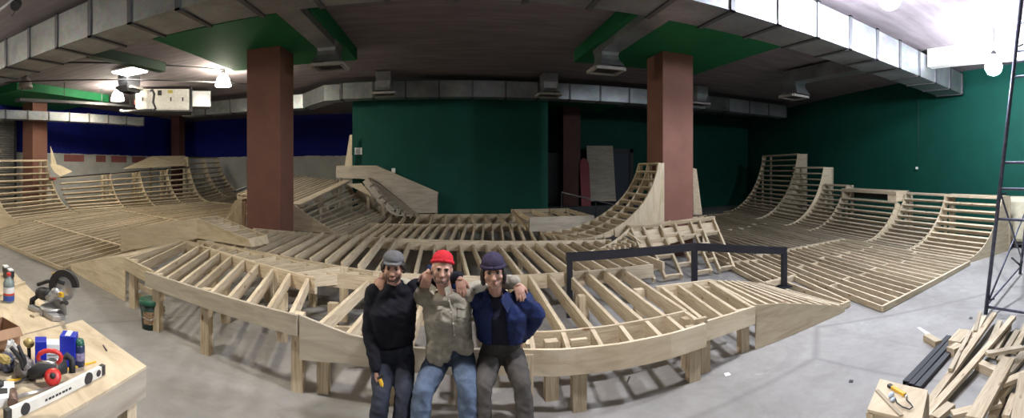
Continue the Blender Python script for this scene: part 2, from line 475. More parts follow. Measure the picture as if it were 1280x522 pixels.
# air handling unit
pa, pb = Q(172, 140, 17.6), Q(236, 140, 17.6)
d = (pb - pa).normalized(); nb = V((d.y, -d.x, 0))
if nb.dot(pa) > 0: nb = -nb
zc = 4.98
c = (pa + pb) / 2; c.z = zc
r = root('air_handling_unit', (c.x, c.y, 4.55), 'white metal air handling unit hung from the ceiling on the left', 'air conditioner')
m4 = Matrix((d, -nb, V((0, 0, 1)))).transposed().to_4x4(); m4.translation = c
b = MB(); b.add([m4 @ V(v) for v in box_verts(2.06, 1.0, .84)], BOX_F); b.build('casing', M['white_metal'], r, bevel=.03)
for k, x in enumerate((-.86, -.3, .25, .72)):
    b = MB(); b.add([m4 @ V(v) for v in box_verts(.44, .02, .7, (x, -.51, 0))], BOX_F)
    o = b.build('access_panel', M['white_metal'], r, at=m4 @ V((x, -.51, 0)), bevel=.006)
    if k != 1:
        h = MB(); h.add([m4 @ V(v) for v in box_verts(.05, .05, .15, (x + .05, -.54, 0))], BOX_F); h.build('handle', M['dark'], o)
b = MB(); b.add([m4 @ V(v) for v in box_verts(.2, .015, .12, (.28, -.53, .3))], BOX_F); b.build('yellow_plate', simple('yellow_plate', (.5, .42, .08), .5), r)
b = MB(); b.add([m4 @ V(v) for v in box_verts(.16, .02, .2, (-.14, -.53, .25))], BOX_F); b.build('inspection_window', M['dark'], r)
b = MB(); b.tube([m4 @ V(p) for p in ((-.55, -.6, .3), (-.42, -.62, .34), (-.36, -.62, .2), (-.4, -.62, -.15), (-.3, -.62, -.38), (-.42, -.62, -.45))], .055)
b.tube([m4 @ V(p) for p in ((-.42, -.6, -.45), (-1.5, -.58, -.5), (-1.7, -.5, -.45))], .07); b.build('hose', M['dark'], r)
b = MB(); b.add([m4 @ V(v) for v in box_verts(.12, .9, .9, (1.1, 0, 0))], BOX_F); b.build('end_flange', M['dark'], r)
b = MB(); b.add([m4 @ V(v) for v in box_verts(.8, .7, .62, (1.5, 0, .06))], BOX_F); b.build('outlet_duct', M['galv'], r)
b = MB(); b.add([m4 @ V(v) for v in box_verts(2.3, 1.1, .06, (0, 0, -.46))], BOX_F)
for sx in (-1, 1): b.add([m4 @ V(v) for v in box_verts(.04, .04, .55, (sx * 1.12, -.5, .24))], BOX_F)
b.build('hanging_tray', M['dark'], r)
tag(MB().beam(Q(168, 128, 18.2), Q(173, 128, 18.2), .05, .2).build('alarm_box', simple('red_box', (.5, .05, .03), .5), at=Q(170, 128, 18.2)), 'small red box at the left end of the white air unit', 'alarm box')
# cable tray, conduits
p0, p1 = Q(22, 125, 15.0), Q(166, 133, 19.0)
r = root('cable_tray', (p0 + p1) / 2, 'black cable tray hung below the ceiling before the left blue wall', 'cable tray')
board('tray', p0, p1, .3, .1, M['dark'], r)
for t in (.03, .35, .68, .97):
    c = p0.lerp(p1, t); MB().tube([c, V((c.x, c.y, CEIL))], .015, 6).build('hanger', M['dark'], r, at=c)
tag(MB().tube([Q(60, 78, 13.0), V((-7.0, 12.0, 5.42))], .025, 8).build('ceiling_conduit', M['dark'], at=(-9, 11, 5.4)), 'thin dark conduit under the left ceiling above the lit lamps', 'pipe')
tag(MB().tube([V((-12.5, 7.2, 5.1)), V((-6.5, 13.2, 5.1))], .02, 8).build('ceiling_conduit', M['dark'], at=(-9.5, 10.2, 5.1)), 'thin dark wire stretched past the flat lit ceiling light', 'pipe')
tag(MB().box((10.55, -3.0, 5.02), (10.85, 5.35, 5.5)).build('ceiling_beam', M['white_metal'], at=(10.7, 1.2, 5.2)), 'pale beam under the right ceiling behind the glaring lamp', 'beam')
q0, q1 = Q(112, 63, 11.6), Q(203, 88, 13.4)
tag(MB().beam(V((q0.x, q0.y, 5.36)), V((q1.x, q1.y, 5.36)), .3, .27).build('ceiling_beam', simple('dark_green_paint', (.012, .05, .028), .7), at=V((q0.x, q0.y, 5.36)).lerp(V((q1.x, q1.y, 5.36)), .5)), 'dark green beam under the left ceiling behind the large duct', 'beam')
tag(MB().tube([Q(1148, 118, 15.6), Q(1148, 200, 15.6)], .008, 6).build('hanging_cable', M['dark'], at=Q(1148, 160, 15.6)), 'thin cable hanging down in front of the right green wall', 'cable')
# spotlight on a bar, top left corner
p = Q(20, 6, 7.6)
r = root('spotlight', p, 'small black spotlight on a pale bar in the top left corner', 'light')
MB().tube([Q(-2, 14, 7.6), Q(20, -4, 7.6)], .022, 8).build('bar', M['white_metal'], r)
b = MB(); b.lathe([(.04, -.12), (.075, -.1), (.09, .1), (.085, .12)], p + V((.02, 0, .0)), V((.5, -.6, -.5)), 14); b.build('lamp_head', M['dark'], r)
MB().tube([p, p + V((-.05, 0, -.12)), p + V((-.12, 0, -.16)), p + V((-.2, 0, -.1))], .008, 6).build('cable', M['dark'], r)
# ------------------------------------------------------------------ lamps
M['lamp_on'] = emit('lit_lamp_glass', (1, .93, .76), 140)
M['lamp_on_cool'] = emit('lit_cool_lamp_globe', (.84, .90, 1), 560)
M['lamp_flat'] = emit('lit_flat_diffuser', (1, .97, .9), 30)
M['lamp_off'] = simple('frosted_unlit_lamp', (.30, .27, .24), .35)
BELL = [(.05, .36), (.11, .33), (.19, .22), (.24, .06), (.26, -.04), (.25, -.04), (.23, .05), (.18, .21), (.10, .32), (.04, .34)]
def pendant(p, label, shade, spot=0, col=(1, .95, .85), globe=None, group='bell shaped pendant lamps'):
    r = root('pendant_lamp', p, label, 'lamp', group)
    s = MB()
    if globe: s.ball(p + V((0, 0, .12)), globe, 24); s.build('lamp_globe', shade, r)
    else: s.lathe(BELL, p, n=24, caps=False); s.build('lamp_shade', shade, r)
    h = (globe or .22) + .12
    MB().lathe([(.04, h), (.07, h + .02), (.07, h + .14), (.02, h + .18)], p, n=12).build('lamp_holder', M['dark'], r)
    MB().tube([p + V((0, 0, h + .16)), V((p.x, p.y, CEIL))], .015, 6).build('stem', M['dark'], r)
    if not globe: bl = MB(); bl.ball(p + V((0, 0, .1)), .09, 12); bl.build('bulb', M['lamp_on'] if (spot or shade is M['lamp_on']) else M['lamp_off'], r)
    if spot:
        L = bpy.data.lights.new('fill_spot', 'SPOT'); L.energy = spot; L.color = col; L.shadow_soft_size = .16  # spot carried only by the added unseen pendants
        L.spot_size = math.radians(128); L.spot_blend = .6
        o = bpy.data.objects.new('fill_spot', L); C.objects.link(o); o.location = p + V((0, 0, -.1))
    return r
WARM, COOL = (1, .93, .76), (.86, .90, 1.0)
pendant(Q(279, 106, 14.2), 'lit bell pendant lamp nearest the left brown column', M['lamp_on'])
pendant(Q(147, 124, 17.0), 'lit bell pendant lamp left of the white air unit', M['lamp_on'])
pendant(Q(32, 109, 14.9), 'unlit bell pendant lamp near the left edge', M['lamp_off'])
pendant(Q(1242, 90, 10.0), 'glaring round lamp beside the scaffold tube', M['lamp_on_cool'], globe=.2, group='glaring round lamps on the right')
pendant(Q(1112, 6, 7.3), 'glaring round lamp above the right stretch of the big duct', M['lamp_on_cool'], globe=.2, group='glaring round lamps on the right')
r = root('strip_light', Q(162, 89, 14.0), 'flat lit white ceiling light on the left', 'light')
p = Q(162, 89, 14.0)
MB().box((p.x - .45, p.y - .35, p.z - .04), (p.x + .45, p.y + .35, p.z)).build('diffuser', M['lamp_flat'], r)
MB().box((p.x - .48, p.y - .38, p.z), (p.x + .48, p.y + .38, p.z + .06)).build('housing', M['white_metal'], r)
# unseen pendants added out of view to light the front and the left
pendant(V((-3.2, 2.9, 4.7)), 'added unseen metal shaded pendant lamp above the work table', M['galv'], 420, (1, .94, .80))
pendant(V((1.2, 2.7, 4.7)), 'added unseen metal shaded pendant lamp above the floor before the people', M['galv'], 560, (.97, .95, 1.0))
pendant(V((-1.0, -2.0, 4.7)), 'added unseen metal shaded pendant lamp behind the photographer', M['galv'], 200, (1, .95, .92))
pendant(V((-10.0, 1.2, 4.6)), 'added unseen bell pendant lamp over the left floor beyond the frame edge', M['lamp_on'])
pendant(V((-13.2, 4.2, 4.7)), 'added unseen bell pendant lamp over the left ramps beyond the frame edge', M['lamp_on'])
# ------------------------------------------------------------------ the skatepark timber
def lerp(a, b, t): return a + (b - a) * t
def zdeck(u):                                   # the platform is a little higher on the left
    t = max(0, min(1, (u + 1.6) / 1.0)); t = t * t * (3 - 2 * t)
    return .80 - .20 * t
def D(u, v, dz=0): return V((u, v, zdeck(u) + dz))
JOIST_W = .04

# ---- front row, left module: straight panel and joists on a raised deck
L0, L1 = G(186, 413), G(372, 495); L0.z = L1.z = 0
B0, B1 = V((-4.5, 6.75, 0)), V((-1.72, 5.3, 0))
def zz(p, dz=0): return V((p.x, p.y, zdeck(p.x) + dz))
def leg(p, parent, w=.11, d=.09, top=None, name='leg', turn=0):
    z = top if top is not None else zdeck(p.x) - .02
    return board(name, V((p.x, p.y, 0)), V((p.x, p.y, z)), w, d, M['pine'], parent, up=V((math.sin(turn), math.cos(turn), 0)))
r = root('platform_frame', (-3, 5, 0), 'raised deck frame with a straight long front board on tall legs, left of the people', 'ramp frame', 'front platform frames')
dl = (L1 - L0).normalized(); nl = V((-dl.y, dl.x, 0))
board('front_board', zz(L0) - dl * .06, zz(L1), .04, .2, M['ply_grey'], r, drop=.5)
board('back_beam', zz(B0, 0), zz(B1, 0), .045, .2, M['pine'], r, drop=.5)
n = 9
for i in range(n):
    t = (i + .25) / (n - .4)
    a = L0.lerp(L1, t) + nl * .03; c = B0.lerp(B1, t) - nl * .03
    board('joist', zz(a, -.012), zz(c, -.012), .045, .15, M['pine'], r, drop=.5)
for t in (0.03, .43, .975):
    leg(L0.lerp(L1, t) + nl * .1, r, .12, .095)
for t in (.2, .62, .93): leg(L0.lerp(L1, t) + nl * 1.0, r, .12, .09, .62)
leg(B0.lerp(B1, .2), r); leg(B0.lerp(B1, .75), r)
# small outer module at its left end
r = root('platform_frame', (-4.6, 5.6, 0), 'low end frame with short front board left of the green bucket', 'ramp frame', 'front platform frames')
E0, E1 = G(156, 382), G(184, 397); E0.z = E1.z = 0
E1 = E0 + (L0 - E0) * .93 + nl * .10
ztop = .79
board('front_board', V((E0.x, E0.y, ztop)), V((E1.x, E1.y, ztop)), .04, .2, M['pine'], r, drop=.5)
F0, F1 = V((-5.1, 7.05, 0)), V((-4.75, 6.95, 0))
for t in (.04, .5):
    a = E0.lerp(E1, t) + nl * .04; c = F0.lerp(F1, t)
    board('joist', V((a.x, a.y, ztop - .01)), V((c.x, c.y, ztop - .01)), .045, .15, M['pine'], r, drop=.5)
board('back_beam', V((F0.x - .1, F0.y, ztop)), V((F1.x + .1, F1.y, ztop)), .045, .2, M['pine'], r, drop=.5)
a = E0.lerp(E1, .15) + nl * .1; board('leg', V((a.x, a.y, 0)), V((a.x, a.y, ztop - .02)), .12, .09, M['pine'], r, up=V((0, 1, 0)))
for k in range(3):
    a = E0.lerp(E1, .1) + nl * .16; c = E1 + nl * .2
    z = .18 + .17 * k; board('rail', V((a.x, a.y, z)), V((c.x, c.y, z + .03)), .04, .09, M['pine'], r)
a = F0.lerp(F1, .5); board('leg', V((a.x, a.y, 0)), V((a.x, a.y, ztop - .1)), .1, .09, M['pine'], r, up=V((0, 1, 0)))

# ---- narrow joist row between the left module and the next beam
r = root('platform_frame', (-2.5, 6.3, 0), 'narrow joist bay between two long beams behind the left deck frame', 'ramp frame', 'inner platform frames')
C0, C1 = V((-4.75, 7.15, 0)), V((-1.2, 6.0, 0))
board('back_beam', zz(C0), zz(C1), .045, .2, M['pine'], r, drop=.5)
for i in range(12):
    t = (i + .4) / 12
    a = B0.lerp(B1, t) + nl * .05; c = C0.lerp(C1, t + .02) - nl * .04
    if (c - a).length < .2: continue
    board('joist', zz(a, -.012), zz(c, -.012), .042, .14, M['pine'], r, drop=.5)
for t in (.1, .5, .9): leg(C0.lerp(C1, t), r)

# ---- front row, middle module (behind the people): a deeper curved front panel dipping to the right
r = root('platform_frame', (-.2, 4.6, 0), 'sagging middle deck frame with deep front panel that the three people sit on', 'ramp frame', 'front platform frames')
P = [L1 + dl * .02, V((-.95, 3.9, 0)), V((-.3, 3.86, 0)), V((.35, 3.86, 0))]
th = V((0, .035, 0))
def poly_panel(name, pts, tops, bots, mat, parent, thick=.035):
    """a bent panel following plan points"""
    b = MB(); n = len(pts); vs = []
    for i, p in enumerate(pts):
        d = (pts[min(i + 1, n - 1)] - pts[max(i - 1, 0)]).normalized(); s = V((-d.y, d.x, 0)) * thick
        vs += [V((p.x, p.y, bots[i])), V((p.x, p.y, tops[i])), V((p.x + s.x, p.y + s.y, tops[i])), V((p.x + s.x, p.y + s.y, bots[i]))]
    fs = []
    for i in range(n - 1):
        a, c = i * 4, i * 4 + 4
        fs += [(a + k, c + k, c + (k + 1) % 4, a + (k + 1) % 4) for k in range(4)]
    fs += [(0, 1, 2, 3), (4 * n - 1, 4 * n - 2, 4 * n - 3, 4 * n - 4)]
    b.add(vs, [f[::-1] for f in fs])
    return b.build(name, mat, parent)
poly_panel('front_board', P, [.79, .67, .60, .59], [.36, .40, .38, .36], M['ply_grey'], r)
board('back_beam', D(-1.7, 5.72), D(.7, 6.0), .045, .2, M['pine'], r, drop=.5)
for i in range(8):
    u = -1.25 + i * .28
    board('joist', V((u, 3.93 if u > -1 else 3.99, lerp(.74, .6, min(1, max(0, (u + 1.3) / .7))) - .01)), D(u + .12 - .12 * i / 8, 5.78, -.012), .045, .15, M['pine'], r, drop=.5)
for u, v in ((-1.25, 4.1), (-.6, 4.05), (.1, 4.05), (-.9, 5.0), (0, 5.0)): leg(V((u, v, 0)), r, .12, .09, .55)
for k, (a, c) in enumerate((((-1.3, 4.5), (-.55, 4.6)), ((-1.0, 5.1), (-.3, 5.2)))):
    board('cross_brace', V((a[0], a[1], .42)), V((c[0], c[1], .42)), .04, .18, M['pine'], r)

# ---- front row, right module with the double front edge
r = root('platform_frame', (1.5, 4.6, 0), 'deck frame with a curved double front edge of short joists, right of the people', 'ramp frame', 'front platform frames')
RP = [V((.37, 3.86, 0)), V((.95, 3.72, 0)), V((1.5, 3.66, 0)), V((2.05, 3.68, 0)), V((2.52, 3.76, 0))]
poly_panel('front_board', RP, [.595, .60, .605, .60, .59], [.36, .365, .37, .36, .35], M['ply'], r)
IP = [V((.40, 4.22, 0)), V((1.0, 4.14, 0)), V((1.55, 4.12, 0)), V((2.1, 4.14, 0)), V((2.56, 4.2, 0))]
poly_panel('inner_board', IP, [.605, .605, .605, .605, .60], [.37, .37, .37, .37, .37], M['pine'], r)
def onpoly(pts, t):
    k = min(int(t * (len(pts) - 1)), len(pts) - 2); f = t * (len(pts) - 1) - k
    return pts[k].lerp(pts[k + 1], f)
for i in range(8):
    t = (i + .12) / 7.25
    a, c = onpoly(RP, t) + V((0, .04, 0)), onpoly(IP, t) - V((0, .005, 0))
    board('short_joist', V((a.x, a.y, .595)), V((c.x, c.y, .595)), .045, .16, M['pine'], r, drop=.5)
for i in range(8):
    u = .55 + i * .285; vi = onpoly(IP, min(1, max(0, (u - .4) / 2.16))).y + .045
    board('joist', V((u, vi, .595)), V((u + .02 + .02 * i, 6.5, .60)), .045, .17, M['pine'], r, drop=.5)
for u, v in ((.66, 3.82), (1.15, 3.8), (2.40, 3.84), (.95, 4.05), (2.5, 4.1), (1.7, 5.4), (2.5, 5.4)):
    leg(V((u, v, 0)), r, .13, .1, .56)
for u in (1.08, 2.4): board('cleat', V((u, 3.83, .61)), V((u + .16, 3.83, .61)), .05, .05, M['pine'], r)

# ---- right end module
r = root('platform_frame', (3, 4.6, 0), 'short deck frame with five joists beside the right plywood wedge', 'ramp frame', 'front platform frames')
X0, X1 = V((2.56, 3.84, 0)), V((3.38, 4.0, 0)); Y0, Y1 = V((2.78, 5.32, 0)), V((3.62, 5.32, 0))
board('front_board', X0 + V((0, 0, .585)), X1 + V((0, 0, .55)), .035, .21, M['ply'], r, drop=.5)
board('back_beam', Y0 + V((-.05, 0, .59)), Y1 + V((.02, 0, .565)), .045, .2, M['pine'], r, drop=.5)
for i in range(4):
    t = (i + .1) / 3.2
    board('joist', X0.lerp(X1, t) + V((0, .03, lerp(.575, .54, t))), Y0.lerp(Y1, t) + V((0, -.03, lerp(.58, .555, t))), .045, .19, M['pine'], r, drop=.5)
board('end_board', X1 + V((-.02, .03, .545)), Y1 + V((0, -.03, .555)), .035, .2, M['ply'], r, drop=.5)
for p in (X1 + V((-.1, .1, 0)), X0.lerp(X1, .05) + V((0, .1, 0)), Y0 + V((.1, -.1, 0)), Y1 + V((-.1, -.1, 0))): leg(p, r, .12, .1, .5)
board('cross_brace', V((2.62, 4.25, .25)), V((3.25, 4.35, .25)), .04, .09, M['pine'], r)

# ---- the joist rows behind, back to the green wall
def joist_row(label, v0, v1, u0, u1, w0, w1, n, z=.6, posts=4, beam=True, skew=0.0, mat='pine', v0f=None, bh=.23):
    """joists from front line (u0..u1 at v0) to back line (w0..w1 at v1), with a beam along the back"""
    r = root('platform_frame', ((u0 + u1) / 2, v0, 0), label, 'ramp frame', 'inner platform frames')
    m = M[mat]
    zb = lambda u: zdeck(u) if z is None else z
    board('back_beam', V((w0 - .1, v1, zb(w0))), V((w1 + .1, v1 + skew, zb(w1))), .045, bh, m, r, drop=.5)
    for i in range(n):
        t = i / (n - 1)
        a = V((lerp(u0, u1, t), (v0f(t) if v0f else v0) + .04, 0)); c = V((lerp(w0, w1, t), v1 + skew * t - .03, 0))
        a.z = zb(a.x) - .005; c.z = zb(c.x) - .005
        if abs(c.y - a.y) < .15: continue
        board('joist', a, c, .045, .16, m, r, drop=.5)
    for i in range(posts):
        t = (i + .5) / posts; u = lerp(w0, w1, t)
        board('leg', V((u, v1 + .08, 0)), V((u, v1 + .08, zb(u) - .03)), .1, .09, m, r, up=V((0, 1, 0)))
    return r
def row_front(t):
    u = lerp(-4.4, 3.55, t); L_ = ((-4.72, 7.2), (-3.0, 6.62), (-1.15, 6.25), (.4, 6.5), (4, 6.58))
    for (a, b_), (c, d_) in zip(L_, L_[1:]):
        if u <= c: return lerp(b_, d_, (u - a) / (c - a)) + .03
    return 6.6
joist_row('long joist row directly behind the heads of the three people', 6.55, 9.3, -4.4, 3.55, -4.5, 3.5, 30, None, 6, v0f=row_front)
# a beam that carries the fronts of that row
r = root('support_beam', (0, 6.5, 0), 'long pale support beam crossing behind the shoulders of the people', 'beam')
for a, c in (((-4.72, 7.2), (-3.0, 6.62)), ((-3.0, 6.62), (-1.15, 6.25)), ((-1.15, 6.25), (.4, 6.5)), ((.4, 6.5), (3.3, 6.56))):
    board('beam_board', D(a[0], a[1], -.002), D(c[0], c[1], -.002), .045, .22, M['pine'], r, drop=.5)
for u in (-2.2, -.5, .9, 2.0, 3.0): board('leg', V((u, 6.62, 0)), V((u, 6.62, zdeck(u) - .1)), .12, .09, M['pine'], r, up=V((0, 1, 0)))
joist_row('joist row one bay further back, in front of the plywood pad', 9.36, 12.75, -2.75, 2.85, -2.7, 3.3, 24, .6, 5)
joist_row('last joist row that ends at the foot of the green wall', 12.82, 15.6, -2.5, 3.5, -2.6, 3.6, 14, .6, 5, bh=.34)

# ------------------------------------------------------------------ curved ramps
def prof(s, run, rise, phi):
    a = phi * s
    return run * math.sin(a) / math.sin(phi), rise * (1 - math.cos(a)) / (1 - math.cos(phi))
def ramp_curve(name, label, b0, b1, t0, t1, nsl, ribs=(0, .5, 1), cheeks=(), phi=1.15, slat=(.048, .14), mat='pine', rib_mat='ply', floor=0.0, deck=0.0, group=None, cat='ramp', rib_depth=.2, skip=(), posts=True, coping=None, slat_mesh=True, cheek_out=0.0):
    """a transition: slats running from end 0 (b0 foot, t0 lip) to end 1 (b1, t1), carried on cut plywood ribs"""
    b0, b1, t0, t1 = V(b0), V(b1), V(t0), V(t1)
    c = (b0 + b1 + t0 + t1) / 4
    r = root(name, (c.x, c.y, floor), label, cat, group)
    def at(s, e):
        b, t = b0.lerp(b1, e), t0.lerp(t1, e)
        h = V((t.x - b.x, t.y - b.y, 0)); run = h.length; h.normalize()
        x, z = prof(s, run, t.z - b.z, phi)
        return b + h * x + V((0, 0, z))
    def nrm(s, e):
        ds = .02; d = at(min(1, s + ds), e) - at(max(0, s - ds), e)
        al = at(s, 1) - at(s, 0)
        n = d.cross(al).normalized()
        return n if n.z > 0 else -n
    for i in range(nsl + 1):
        if i in skip: continue
        s = i / nsl
        board('slat', at(s, 0), at(s, 1), slat[0], slat[1], M[mat], r, up=nrm(s, .5), drop=.5)
    K = 12
    al = (b1 - b0).normalized()
    for e in ribs:
        top = [at(i / K, e) - nrm(i / K, e) * .012 for i in range(K + 1)]
        low = [p - nrm(i / K, e) * rib_depth for i, p in enumerate(top)]
        for p in low: p.z = max(p.z, floor + .005)
        b = MB(); k = K + 1; th = al * .04
        for i in range(K):
            b.prism([top[i], top[i + 1], low[i + 1], low[i]], th if e < .99 else -th)
        b.build('rib', M[rib_mat], r)
        if posts:
            p = at(1, e) - V((0, 0, .03)); q = V((p.x, p.y, floor))
            board('post', q + al * .03 * (1 if e < .5 else -1), p + al * .03 * (1 if e < .5 else -1), .09, .045, M[mat], r, up=al)
            p = at(.62, e) - nrm(.62, e) * .1
            if p.z - floor > .3: board('post', V((p.x, p.y, floor)), p, .09, .045, M[mat], r, up=al)
    h = (t0 - b0); h.z = 0; h.normalize()
    for e in cheeks:
        pts = [at(i / 16, e) for i in range(17)]
        back = at(1, e) + h * max(deck, .12)
        ext = V((0, 0, cheek_out))
        poly = [p for p in pts] + [back, V((back.x, back.y, floor)), V((pts[0].x, pts[0].y, floor))]
        if pts[0].z - floor < .03: poly.pop()
        plate('side_panel', poly, al * (-.02 if e < .5 else .02), M['ply'], r, xdir=h)
    if deck:
        for k in range(max(2, int(deck / .3) + 1)):
            f = (k + .0) / max(1, int(deck / .3)) * deck
            board('deck_slat', at(1, 0) + h * (f + .03), at(1, 1) + h * (f + .03), .07, .05, M[mat], r, drop=.5)
        for e in (0.01, .99):
            p = at(1, e) + h * deck; board('post', V((p.x, p.y, floor)), p - V((0, 0, .05)), .09, .09, M[mat], r, up=al)
    if coping:
        MB().tube([at(1, 0) + V((0, 0, .01)), at(1, 1) + V((0, 0, .01))], coping, 8).build('coping', M['black_steel'], r)
    r['kindnote'] = 1; del r['kindnote']
    return r, at

# ---- right side: floor frame, then six quarter pipes along the right wall
dR = V((.243, .97, 0)); nR = V((.97, -.243, 0))
def RL(v, out, z): return V((9.35 + .25 * (v - 3.5), v, z)) + nR * out
def quarter_right(label, v0, v1, ztop, run, nsl, ribs, cheeks=(), deck=0.0, zb=.1, **k):
    return ramp_curve('quarter_pipe_ramp', label, RL(v0, 0, zb), RL(v1, 0, zb), RL(v0, run, ztop), RL(v1, run, ztop), nsl, ribs, cheeks, deck=deck, group='right hand quarter pipes', **k)
r_last = quarter_right('open slatted quarter pipe nearest the scaffold, first of the right wall row', 3.75, 5.62, 1.47, 1.6, 12, (1,), (0,), deck=.4, phi=1.1)
rs, ats = r_last
plate('deck_sheet', [ats(1, 0) + V((0, 0, .0)), ats(1, 1) + V((0, 0, .0)), ats(1, 1) + nR * .46, ats(1, 0) + nR * .46], (0, 0, .018), M['pine'], rs, xdir=dR)
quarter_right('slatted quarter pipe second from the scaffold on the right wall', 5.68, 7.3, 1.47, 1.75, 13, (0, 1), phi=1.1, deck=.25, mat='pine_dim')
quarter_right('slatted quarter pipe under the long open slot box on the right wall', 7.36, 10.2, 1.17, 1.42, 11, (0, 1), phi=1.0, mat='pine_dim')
# slot box on top of the third one
r = root('slot_box', RL(8.8, 1.5, 1.2), 'long low box with a dark open slot on top of the third right quarter pipe', 'ramp box')
a, c = RL(7.4, 1.45, 1.19), RL(10.15, 1.45, 1.19)
for z, h in ((1.5, .09), (1.2, .06)): board('rail', V((a.x, a.y, z)), V((c.x, c.y, z)), .05, h, M['pine_dim'], r, drop=.5)
plate('end_panel', [a, a + nR * .5, a + nR * .5 + V((0, 0, .31)), a + V((0, 0, .31))], dR * .4, M['ply'], r)
plate('end_panel', [c, c + nR * .5, c + nR * .5 + V((0, 0, .31)), c + V((0, 0, .31))], -dR * .12, M['ply'], r)
plate('top_sheet', [a + V((0, 0, .31)), c + V((0, 0, .31)), c + nR * .6 + V((0, 0, .31)), a + nR * .6 + V((0, 0, .31))], (0, 0, .02), M['ply'], r)
plate('slot_shade_sheet', [a + nR * .52, c + nR * .52, c + nR * .52 + V((0, 0, .3)), a + nR * .52 + V((0, 0, .3))], nR * .015, M['dark'], r)  # added near-black sheet stands for the shade inside the slot
board('slanted_stud', c - dR * .35 + nR * .1, c - dR * .55 + nR * .1 + V((0, 0, .3)), .04, .05, M['pine_dim'], r)
board('post', V(((a + nR * .5).x, (a + nR * .5).y, 0)), a + nR * .5, .09, .09, M['pine_dim'], r, up=dR)
board('post', V(((c + nR * .5).x, (c + nR * .5).y, 0)), c + nR * .5, .09, .09, M['pine_dim'], r, up=dR)
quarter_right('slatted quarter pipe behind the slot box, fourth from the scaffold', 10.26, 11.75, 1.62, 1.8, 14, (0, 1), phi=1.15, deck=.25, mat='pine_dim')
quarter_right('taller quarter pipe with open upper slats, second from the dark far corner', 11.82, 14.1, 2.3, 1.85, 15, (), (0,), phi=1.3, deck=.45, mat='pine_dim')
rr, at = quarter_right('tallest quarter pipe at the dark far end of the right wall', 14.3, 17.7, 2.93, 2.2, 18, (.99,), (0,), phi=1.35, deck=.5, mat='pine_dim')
# flat frames on the floor, fan of slats between the front edges and the cross seams
def flat_frame(label, f0, f1, g0, g1, n, z=.1, block=2, mat='pine', edge=True, left=True, grp='flat floor frames', sh=.09, mid=0, seed=1):
    """slats run from the front edge f0-f1 to the rear edge g0-g1"""
    f0, f1, g0, g1 = V((*f0, z if len(f0) == 2 else 0)) if len(f0) == 2 else V(f0), V((*f1, z)) if len(f1) == 2 else V(f1), V((*g0, z)) if len(g0) == 2 else V(g0), V((*g1, z)) if len(g1) == 2 else V(g1)
    c = (f0 + f1 + g0 + g1) / 4
    r = root('floor_frame', (c.x, c.y, 0), label, 'ramp frame', grp)
    m = M[mat]; rnd = random.Random(seed)
    board('front_edge', f0, f1, .045, sh, m, r, drop=.5); board('rear_edge', g0, g1, .045, sh, m, r, drop=.5)
    for i in range(n + 1):
        t = i / n; a, e = f0.lerp(f1, t), g0.lerp(g1, t); d = (e - a).normalized() * .024
        board('slat', a + d, e - d, .042, sh, m, r, drop=.5)
    for j in range(block):
        for i in range(n):
            if (i + j) % 2 and n > 6: continue
            s = (j + 1) / (block + 1) + rnd.uniform(-.04, .04)
            a = f0.lerp(f1, i / n).lerp(g0.lerp(g1, i / n), s); e = f0.lerp(f1, (i + 1) / n).lerp(g0.lerp(g1, (i + 1) / n), s)
            d = (e - a); d.normalize(); board('blocking', a + d * .022, e - d * .022, .04, sh * .95, m, r, drop=.5)
    return r
def rl2(v, out=0): p = RL(v, out, 0); return (p.x, p.y)
flat_frame('flat slatted floor frame with the bright front edge board on the right', (5.6, 3.62), (9.30, 3.62), (6.9, 8.1), rl2(8.1, -.06), 15, block=2, seed=3)
flat_frame('flat slatted floor frame behind the first one, running back along the right ramps', (6.93, 8.18), rl2(8.18, -.06), (8.4, 16.8), rl2(16.8, -.06), 16, block=1, mat='pine_dim', seed=4)
flat_frame('small flat floor frame between the right wedge and the black rail post', (5.3, 4.2), (5.53, 4.2), (5.35, 6.0), (6.1, 6.0), 2, block=0, seed=5)
flat_frame('short slatted floor frame beneath the leaning stepped frame', (5.35, 6.06), (6.2, 6.06), (6.2, 9.5), (7.1, 9.5), 4, block=1, seed=6)
# ---- plywood wedge running down to the right floor
A, B, Cc = V((3.42, 4.02, .55)), V((5.28, 4.1, .1)), V((3.42, 4.02, .005))
r = root('wedge_ramp', (4.3, 4.8, 0), 'plywood sided wedge ramp sloping down right of the deck frames', 'ramp')
crv = [A + V((0, 0, 0)), A.lerp(B, .25) + V((0, 0, .03)), A.lerp(B, .5) + V((0, 0, .03)), A.lerp(B, .75) + V((0, 0, .01)), V((5.28, 4.1, .06)), V((5.28, 4.1, .005)), Cc]
plate('side_panel', crv, (0, .02, 0), M['ply'], r, xdir=(1, 0, 0))
for i in range(9):
    t = i / 8.6; p = A.lerp(B, t) + V((.02, .025, .02 * math.sin(math.pi * t) - .005))
    q = V((3.66 + (5.3 - 3.66) * t, 5.35 + .7 * t, p.z))
    board('slat', p, q, .042, .09, M['pine'], r, drop=.5)
board('rear_edge', V((3.66, 5.37, .55)), V((5.3, 6.05, .09)), .04, .1, M['ply'], r, drop=.5)
board('post', V((3.7, 5.3, 0)), V((3.7, 5.3, .45)), .09, .09, M['pine'], r, up=V((0, 1, 0)))

